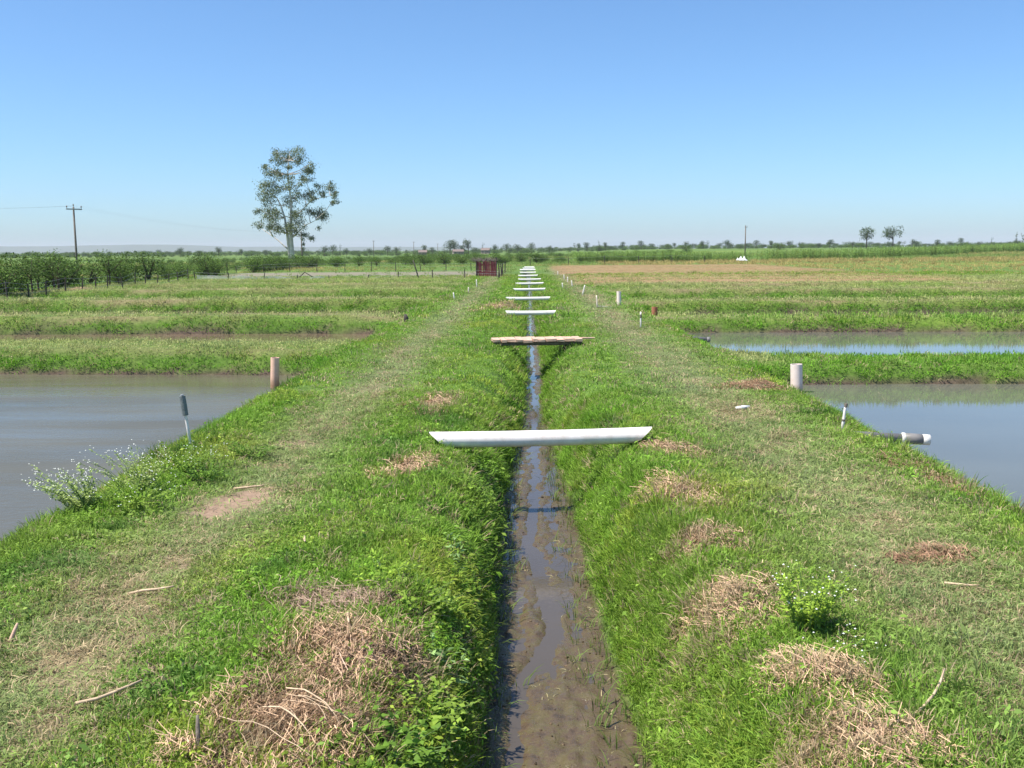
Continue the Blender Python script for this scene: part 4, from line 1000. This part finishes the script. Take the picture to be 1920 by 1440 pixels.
MB().tube(trunkB, [.36, .30, .25, .19, .13, .08], 10).build('trunk', M['bark'], tree, True)
limbs = [[tp(528, 890), tp(575, 845), tp(640, 785), tp(690, 765), tp(740, 740)], [tp(520, 700, .2), tp(590, 680), tp(660, 610), tp(720, 562, -.5), tp(800, 545, -.6), tp(880, 530, -.5)],
         [tp(478, 1000, .6), tp(440, 970, .8), tp(380, 915, 1), tp(330, 880, 1.2), tp(240, 815, 1.3)], [tp(335, 882, 1.1), tp(312, 840, 1.2), tp(305, 790, 1.2)]]
for lb in limbs: MB().tube(lb, list(np.linspace(.15, .04, len(lb))), 7).build('limb', M['bark'], tk, True)
for (X, dpt, Z, rr, *_), (cx, cy, r) in zip(lob, CL):
    if r < 24: continue
    p = Vector((X, dpt, Z)); best = min(trunkA[3:] + trunkB[2:] + limbs[1][2:] + limbs[0][2:], key=lambda q: (q - p).length + max(0, q.z - p.z + .8) * 2)
    midp = best.lerp(p, .5) + Vector((0, 0, -.25))
    MB().tube([best, midp, p + Vector((0, 0, rr * .2))], [.10, .07, .03], 5).build('branch', M['bark'], tk, True)

def tree_variant(kind, g):
    """returns (foliage mesh, trunk mesh) of a small tree or bush about one metre tall"""
    mb = MB()
    if kind == 'bush':
        lobes = [(g.normal(0, .22), g.normal(0, .22), g.uniform(.3, .78), g.uniform(.20, .34), g.uniform(.20, .34), g.uniform(.17, .28)) for _ in range(9)] + [(0, 0, .4, .4, .4, .34), (.15, .1, .2, .34, .34, .2), (-.15, -.1, .18, .34, .34, .2)]
        for q in lobes[:6]: mb.tube([(0, 0, -.05), (q[0] * .4, q[1] * .4, q[2] * .5), q[:3]], [.022, .016, .006], 5)
        me = foliage_mesh('foliage', lobes, 1900, .055, g, (.098, .165, .030), .1, .45)
    elif kind == 'sapling':
        lobes = [(g.normal(0, .17), g.normal(0, .17), g.uniform(.45, .9), g.uniform(.15, .25), g.uniform(.15, .25), g.uniform(.12, .22)) for _ in range(9)]
        mb.tube([(0, 0, -.05), (.02, 0, .3), (0, .02, .75)], [.028, .022, .01], 6)
        for q in lobes[:6]: mb.tube([(.02, 0, .35), q[:3]], [.014, .005], 5)
        me = foliage_mesh('foliage', lobes, 2100, .055, g, (.090, .152, .029), .2, .45)
    elif kind == 'round':
        lobes = [(g.normal(0, .2), g.normal(0, .2), g.uniform(.5, .85), g.uniform(.14, .24), g.uniform(.14, .24), g.uniform(.12, .2)) for _ in range(14)]
        mb.tube([(0, 0, -.03), (.01, 0, .3), (0, .02, .7)], [.028, .022, .01], 6)
        for q in lobes[:7]: mb.tube([(.01, 0, .34), q[:3]], [.012, .004], 5)
        me = foliage_mesh('foliage', lobes, 1700, .065, g, (.075, .115, .042), .2, .4)
    elif kind == 'poplar':
        lobes = [(g.normal(0, .05), g.normal(0, .05), z, .13 * (1.1 - z), .13 * (1.1 - z), .14) for z in np.linspace(.18, .95, 9)]
        mb.tube([(0, 0, -.03), (0, 0, .9)], [.02, .006], 5)
        me = foliage_mesh('foliage', lobes, 1100, .08, g, (.075, .12, .05), .2, .4)
    tm = bpy.data.meshes.new('stem'); tm.from_pydata(np.concatenate(mb.v).tolist(), [], mb.f)
    return me, tm
VAR = {k: [tree_variant(k, np.random.default_rng(400 + i + 10 * j)) for i in range(3)] for j, k in enumerate(('bush', 'sapling', 'round', 'poplar'))}
for k, lst in VAR.items():
    for a, b_ in lst: a.materials.append(M['bush']); b_.materials.append(M['stem'])
def plant(name, kind, x, y, h, label, cat, group=None, w=1.0, parts=('foliage', 'stem'), z=None, vi=None):
    root = empty(name, (x, y, gz(x, y) if z is None else z), random.uniform(0, 6.28)); root.scale = (h * w, h * w, h); tag(root, label, cat, group)
    fm, tm = VAR[kind][random.randrange(3) if vi is None else vi]
    o = obj(parts[0], fm, None, root); o['kind'] = 'stuff'; obj(parts[1], tm, None, root)
    return root
gb = np.random.default_rng(66)
# bushes and saplings behind the left fence
row = [(-29.8, 57.0, 2.2, 'bush'), (-30.6, 58.5, 2.9, 'bush'), (-29.9, 60.5, 2.7, 'sapling'), (-31.5, 62.5, 3.2, 'bush'), (-29.7, 63.5, 2.5, 'sapling'), (-32.2, 66, 3.0, 'sapling'), (-33.5, 61, 2.9, 'bush'), (-34.5, 66, 2.7, 'bush'), (-34.0, 70.5, 3.0, 'bush'), (-35.5, 75, 2.8, 'sapling'), (-35, 80, 2.9, 'bush')]
y = 66.5
while y < 165:
    row.append((-30.2 - abs(gb.normal(0, 2.2)) - .02 * (y - 66), y, gb.uniform(2.1, 3.3) * (1 if y < 110 else .95), 'sapling' if gb.uniform() < .4 else 'bush')); y += gb.uniform(1.6, 3.0)
row.sort(key=lambda q: q[0] / q[1])          # as the picture shows them, from the left
cnt = {}
for x, y, h, k in row:
    where = 'behind the left wire fence' if y < 100 else 'in the hedge before the gum tree'
    cnt[(k, where)] = cnt.get((k, where), 0) + 1
    look = ('tall ' if h > 2.8 else 'low ' if h < 2.4 else '') + ('slender stemmed sapling' if k == 'sapling' else 'dense green bush')
    plant(k, k, x, y, h * (.84 if y < 90 else .78), f'{look} {where}, {ORD[cnt[(k, where)] - 1]} {k} from the left', k, ('saplings ' if k == 'sapling' else 'bushes ') + where, gb.uniform(.95, 1.25) if k == 'sapling' else gb.uniform(1.1, 1.5))
for i in range(16):
    x = -33 + i * 2.45 + gb.normal(0, .6); y = 150 + 2.0 * i + gb.normal(0, 4); h = gb.uniform(1.3, 2.4)
    plant('bush', 'bush', x, y, h, ('taller' if h > 1.9 else 'lower') + f' bush in the scrub belt right of the gum tree, {ORD[i]} from the tree', 'bush', 'bushes right of the gum tree', gb.uniform(1.2, 1.7))
# two lone trees on the right horizon
plant('lone_tree', 'round', 168, 505, 10.6, 'round crowned lone tree on the right horizon, left one of the pair', 'tree', None, 1.12, ('crown', 'trunk'), vi=0)
plant('lone_tree', 'round', 181, 505, 11.4, 'ragged lone tree on the right horizon, right one of the pair', 'tree', None, 1.0, ('crown', 'trunk'), vi=1)
plant('bush', 'bush', 104, 420, 3.4, 'rounded dark bush on the right horizon left of the lone trees', 'bush', None, 1.9)
plant('bush', 'bush', 60, 380, 3.2, 'dark bush on the horizon beside the lone power pole', 'bush', None, 1.6)
# trees standing out of the far treeline
FT = [(300, 650, 5, 'round'), (340, 620, 6, 'round'), (412, 640, 6.5, 'round'), (455, 700, 5, 'round'), (570, 640, 6, 'round'), (610, 600, 6.5, 'round'), (626, 600, 7, 'round'), (640, 640, 7.5, 'poplar'), (652, 600, 5, 'round'),
      (695, 640, 5, 'round'), (728, 620, 6.5, 'round'), (745, 650, 6, 'round'), (798, 640, 7, 'round'), (812, 660, 5.5, 'round'), (834, 640, 8.5, 'poplar'), (845, 620, 10, 'round'), (853, 640, 9.5, 'round'), (866, 640, 6.5, 'round'), (871, 640, 11, 'poplar'), (879, 640, 9.5, 'round'),
      (906, 640, 7, 'poplar'), (927, 640, 6, 'round'), (950, 640, 6.5, 'round'), (970, 620, 6, 'round'), (996, 640, 7, 'round'), (1030, 640, 5, 'round'), (1082, 640, 6, 'round'), (1100, 620, 6, 'round'), (1122, 640, 7, 'poplar'), (1134, 620, 5.5, 'round'), (1165, 640, 5.5, 'round'), (1200, 600, 5.5, 'round'),
      (1262, 640, 4, 'round'), (1282, 640, 5, 'round'), (1315, 600, 5, 'round'), (1360, 560, 5, 'round'), (1412, 520, 4.5, 'round'), (1440, 560, 4.5, 'round'), (1475, 560, 4.5, 'round'), (1548, 560, 5, 'round'), (1590, 560, 4, 'round'), (1700, 600, 5.5, 'round'), (1745, 640, 5, 'round'), (1790, 640, 6, 'round'), (1845, 640, 6, 'poplar'), (1890, 640, 9, 'poplar'), (1902, 640, 8.5, 'poplar')]
FT.sort(key=lambda q: abs(q[0] - 988)); cnt = {}
for u, y, h, k in FT:
    x = (u - 988.4) / FPX * y
    k2 = 'slender' if k == 'poplar' else 'rounded'
    if u < 985: ref = 'leftwards from the far end of the ditch'
    elif u < 1393: ref = 'rightwards from the far end of the ditch'
    else: ref = 'rightwards from the lone power pole'
    cnt[(k, ref)] = cnt.get((k, ref), 0) + 1
    plant('far_tree', k, x, y, h, f'{ORD[cnt[(k, ref)] - 1]} {k2} far tree on the horizon counted {ref}', 'tree', f'{k2} far trees {ref}', gb.uniform(.8, 1.2), ('crown', 'trunk'))
# far treeline and scrub as one mass
def mass(name, n_, fn, kinds, hmin, hmax, tint, label, seed, wmin=1.1, wmax=1.8):
    g = np.random.default_rng(seed); x, y = fn(g, n_); z = height(x, y); nn = len(x)
    src = [source(VAR[k][i][0].copy(), M['bush']) for k in kinds for i in range(3)]
    h = g.uniform(hmin, hmax, nn); w = h * g.uniform(wmin, wmax, nn)
    scatter(name, np.c_[x, y, z - .05 * h], np.c_[np.zeros(nn), np.zeros(nn), g.uniform(0, 6.28, nn)], np.c_[w, w, h], g.integers(0, len(src), nn), np.tile(np.array(tint), (nn, 1)), src, None, label)
mass('distant_treeline', 2400, lambda g, n_: ((lambda y: (g.uniform(-.62, .62, n_) * y, y))(g.uniform(620, 1300, n_))), ('round', 'bush', 'bush', 'poplar'), 1.8, 4.8, (1, 1, 1), 'low dark treeline all along the horizon', 501)
def scrub_fn(g, n_):
    y = g.uniform(175, 420, n_); x = g.uniform(-.5, .16, n_) * y
    k = (fbm(x * .03, y * .03, 141) > -.15) & ~((np.abs(x + 45) < 7) & (y < 200)); return x[k], y[k]
mass('scrub_undergrowth', 900, scrub_fn, ('bush',), .7, 1.7, (1, 1, 1), 'low scrub covering the plain beyond the yard', 502, 1.3, 2.4)

# ------------------------------------------------------------------ maize and tall grass
def maize_mesh(name, g):
    V = []; F = []; n0 = 0; T = []
    def strip(p, w, up):
        nonlocal n0
        for i, (c, ww) in enumerate(zip(p, w)):
            V.append(c + up * ww); V.append(c - up * ww)
            if i: F.append((n0 + 2 * i - 2, n0 + 2 * i - 1, n0 + 2 * i + 1, n0 + 2 * i))
        T.extend([g.uniform()] * (2 * len(p))); n0 += 2 * len(p)
    for a in (0, 1.57): strip([np.array([0, 0, z]) for z in (0, .6, 1.2, 1.9)], [.02, .018, .014, .01], np.array([math.cos(a), math.sin(a), 0]))
    for k in range(11):
        z = .25 + k * .14; a = k * 2.4 + g.normal(0, .4); d = np.array([math.cos(a), math.sin(a), 0]); s_ = np.array([-d[1], d[0], 0]); L_ = g.uniform(.45, .75)
        strip([np.array([0, 0, z]) + d * L_ * t + np.array([0, 0, 1]) * L_ * (1.1 * t - 1.25 * t * t) for t in (0, .3, .65, 1)], [.02, .045, .035, .004], s_)
    for k in range(5):
        a = g.uniform(0, 6.28); d = np.array([math.cos(a), math.sin(a), 0]); strip([np.array([0, 0, 1.85]), np.array([0, 0, 2.05]) + d * .1, np.array([0, 0, 2.15]) + d * .2], [.012, .012, .01], np.array([-d[1], d[0], 0]))
    return mesh_np(name, np.array(V), np.array(F), attrs={'bv': np.array(T)})
MZ = [source(maize_mesh('maize_plant', np.random.default_rng(600 + i)), G) for i in range(3)]
gm = np.random.default_rng(610)
front = lambda x: np.interp(x, [8, 40, 80, 160, 260], [183, 186, 222, 330, 470])
mxs = 9 + 190 * gm.uniform(0, 1, 6000) ** 1.4; mys = front(mxs) + gm.exponential(9, 6000)
k = ~((np.abs(mxs - 44) < 3.5) & (gm.uniform(0, 1, 6000) < .85)); mxs, mys = mxs[k], mys[k]
k = (mxs < 300); mxs, mys = mxs[k], mys[k]; nn = len(mxs)
hs_ = gm.uniform(.6, 1.1, nn) * (1 + .22 * fbm(mxs * .25, mys * .05, 161)) * np.interp(mxs, [9, 40, 80, 200], [.85, .80, 1.0, 1.15])
sc_ = np.c_[hs_ * 1.3, hs_ * 1.3, hs_]
tm_ = np.array([.16, .27, .065]) * gm.uniform(.6, 1.5, (nn, 1)) + np.array([.05, .02, 0]) * gm.uniform(0, 1, (nn, 1))
scatter('maize_crop_foliage', np.c_[mxs, mys, height(mxs, mys)], np.c_[np.zeros(nn), np.zeros(nn), gm.uniform(0, 6.28, nn)], sc_, gm.integers(0, 3, nn), tm_, MZ, G, 'strip of green maize across the right background')
# rank grass between hay field and maize, and round the yard
TG = [source(tuft_mesh('rank_a', 16, .35, .55, .035, .5, segs=2, seed=31), G), source(tuft_mesh('rank_b', 16, .4, .40, .035, .7, segs=2, seed=32), G)]
gr_ = np.random.default_rng(620); N_ = 26000
yy = np.sqrt(gr_.uniform(84 ** 2, 300 ** 2, N_)); xx = gr_.uniform(-.58, .60, N_) * yy
zz = height(xx, yy); mk_ = masks(xx, yy, zz); k = (mk_[4] < .25) & (gr_.uniform(0, 1, N_) > mk_[5] * .8) & (np.abs(xx) > np.where(yy < 145, 1.6, 0)) & ~((yy > front(xx) - 1) & (xx > 8) & (yy < front(xx) + 60)) & (gr_.uniform(0, 1, N_) < .75 + .5 * fbm(xx * .05, yy * .05, 151))
xx, yy, zz = xx[k], yy[k], zz[k]; nn = len(xx)
br_ = sstep(-.1, .6, fbm(xx * .03, yy * .08, 153) + .75 * (xx > 12) * (yy < 200))[:, None]
tt = (np.array([.20, .30, .075]) * (1 - br_) + np.array([.44, .34, .13]) * br_) * gr_.uniform(.7, 1.3, (nn, 1))
s_ = gr_.uniform(.7, 1.5, nn) * np.interp(yy, [84, 300], [.8, 1.6]); hz_ = s_ * np.where((xx > 3) & (yy > 150), .9, .55)
scatter('grass', np.c_[xx, yy, zz], np.c_[np.zeros(nn), np.zeros(nn), gr_.uniform(0, 6.28, nn)], np.c_[s_, s_, hz_], gr_.integers(0, 2, nn), tt, TG, G, 'rank grass on the plain beyond the dikes')
# stubble litter on the hay field
N_ = 16000; yy = gr_.uniform(66, 150, N_); xx = 3 + 32 * gr_.uniform(0, 1, N_); mk_ = masks(xx, yy, height(xx, yy)); k = mk_[4] > .4; xx, yy = xx[k], yy[k]; nn = len(xx)
tt = np.array([.47, .305, .18]) * gr_.uniform(.65, 1.25, (nn, 1)); gk = gr_.uniform(0, 1, nn) < .12; tt[gk] = (.24, .28, .09)
s_ = gr_.uniform(.8, 1.5, nn)
scatter('dry_hay_grass', np.c_[xx, yy, height(xx, yy)], np.c_[np.zeros(nn), np.zeros(nn), gr_.uniform(0, 6.28, nn)], np.c_[s_ * 1.6, s_ * 1.3, s_ * .8], np.full(nn, 2), tt, FARS, G, 'dry orange brown cut grass covering the hay field')

# white sheet heap by the maize, far houses
v = []; f = []
for i in range(7):
    for j in range(11):
        x = (j / 10 - .5) * 1.9; y = (i / 6 - .5) * 1.1; e = max(0, 1 - (j / 5 - 1) ** 2) ** .4 * max(0, 1 - (i / 3 - 1) ** 2) ** .5
        v.append((x, y, .02 + e * (.42 + .30 * math.sin(j * 1.9 + .6) + .15 * math.sin(i * 2.3 + j)) + random.uniform(-.05, .05)))
        if i and j: f.append(((i - 1) * 11 + j - 1, (i - 1) * 11 + j, i * 11 + j, i * 11 + j - 1))
o = MB().add(v, f).build('white_tarpaulin', M['white'], None, True, loc=(37.6, 178, gz(37.6, 178) + .25)); tag(o, 'white tarpaulin heaped at the edge of the maize', 'tarpaulin')
def house(x, y, w, d, h, rz, label):
    root = empty('farm_house', (x, y, gz(x, y)), rz); tag(root, label, 'house')
    MB().box((0, 0, h / 2), (w, d, h)).build('wall', M['housewall'], root)
    MB().add([(-w * .55, -d * .6, h), (w * .55, -d * .6, h), (w * .55, d * .6, h), (-w * .55, d * .6, h), (-w * .55, 0, h + 1.3), (w * .55, 0, h + 1.3)], [(0, 1, 5, 4), (2, 3, 4, 5), (0, 4, 3), (1, 2, 5), (0, 3, 2, 1)]).build('roof', M['houseroof'], root)
    MB().box((w * .1, -d / 2 - .03, h * .42), (1.0, .06, h * .84)).build('door', M['oldwood'], root)
    for sx in (-.3, .33): MB().box((w * sx, -d / 2 - .03, h * .58), (1.1, .06, 1.0)).build('window', M['oldwood'], root)
house(-41, 600, 6, 5, 2.4, .2, 'low pinkish farm house under the tallest far trees'); house(-25, 610, 5, 4, 2.3, -.15, 'low pale farm house right of the tallest far trees'); house(-64, 620, 5, 4, 2.3, .1, 'small pale farm house left of the tallest far trees')

# ------------------------------------------------------------------ air
hz = MB().box((0, 4300, 30), (19000, 9300, 90)).build('haze', None); tag(hz, 'pale blue haze over the plain', None, None, 'stuff')
m = bpy.data.materials.new('haze_air'); m.use_nodes = True; n = m.node_tree.nodes; n.clear()
pv = n.new('ShaderNodeVolumePrincipled'); pv.inputs['Color'].default_value = (.93, .96, 1.0, 1); pv.inputs['Density'].default_value = 0.00011; pv.inputs['Anisotropy'].default_value = 0.0
ou = n.new('ShaderNodeOutputMaterial'); m.node_tree.links.new(pv.outputs[0], ou.inputs['Volume']); hz.data.materials.append(m)
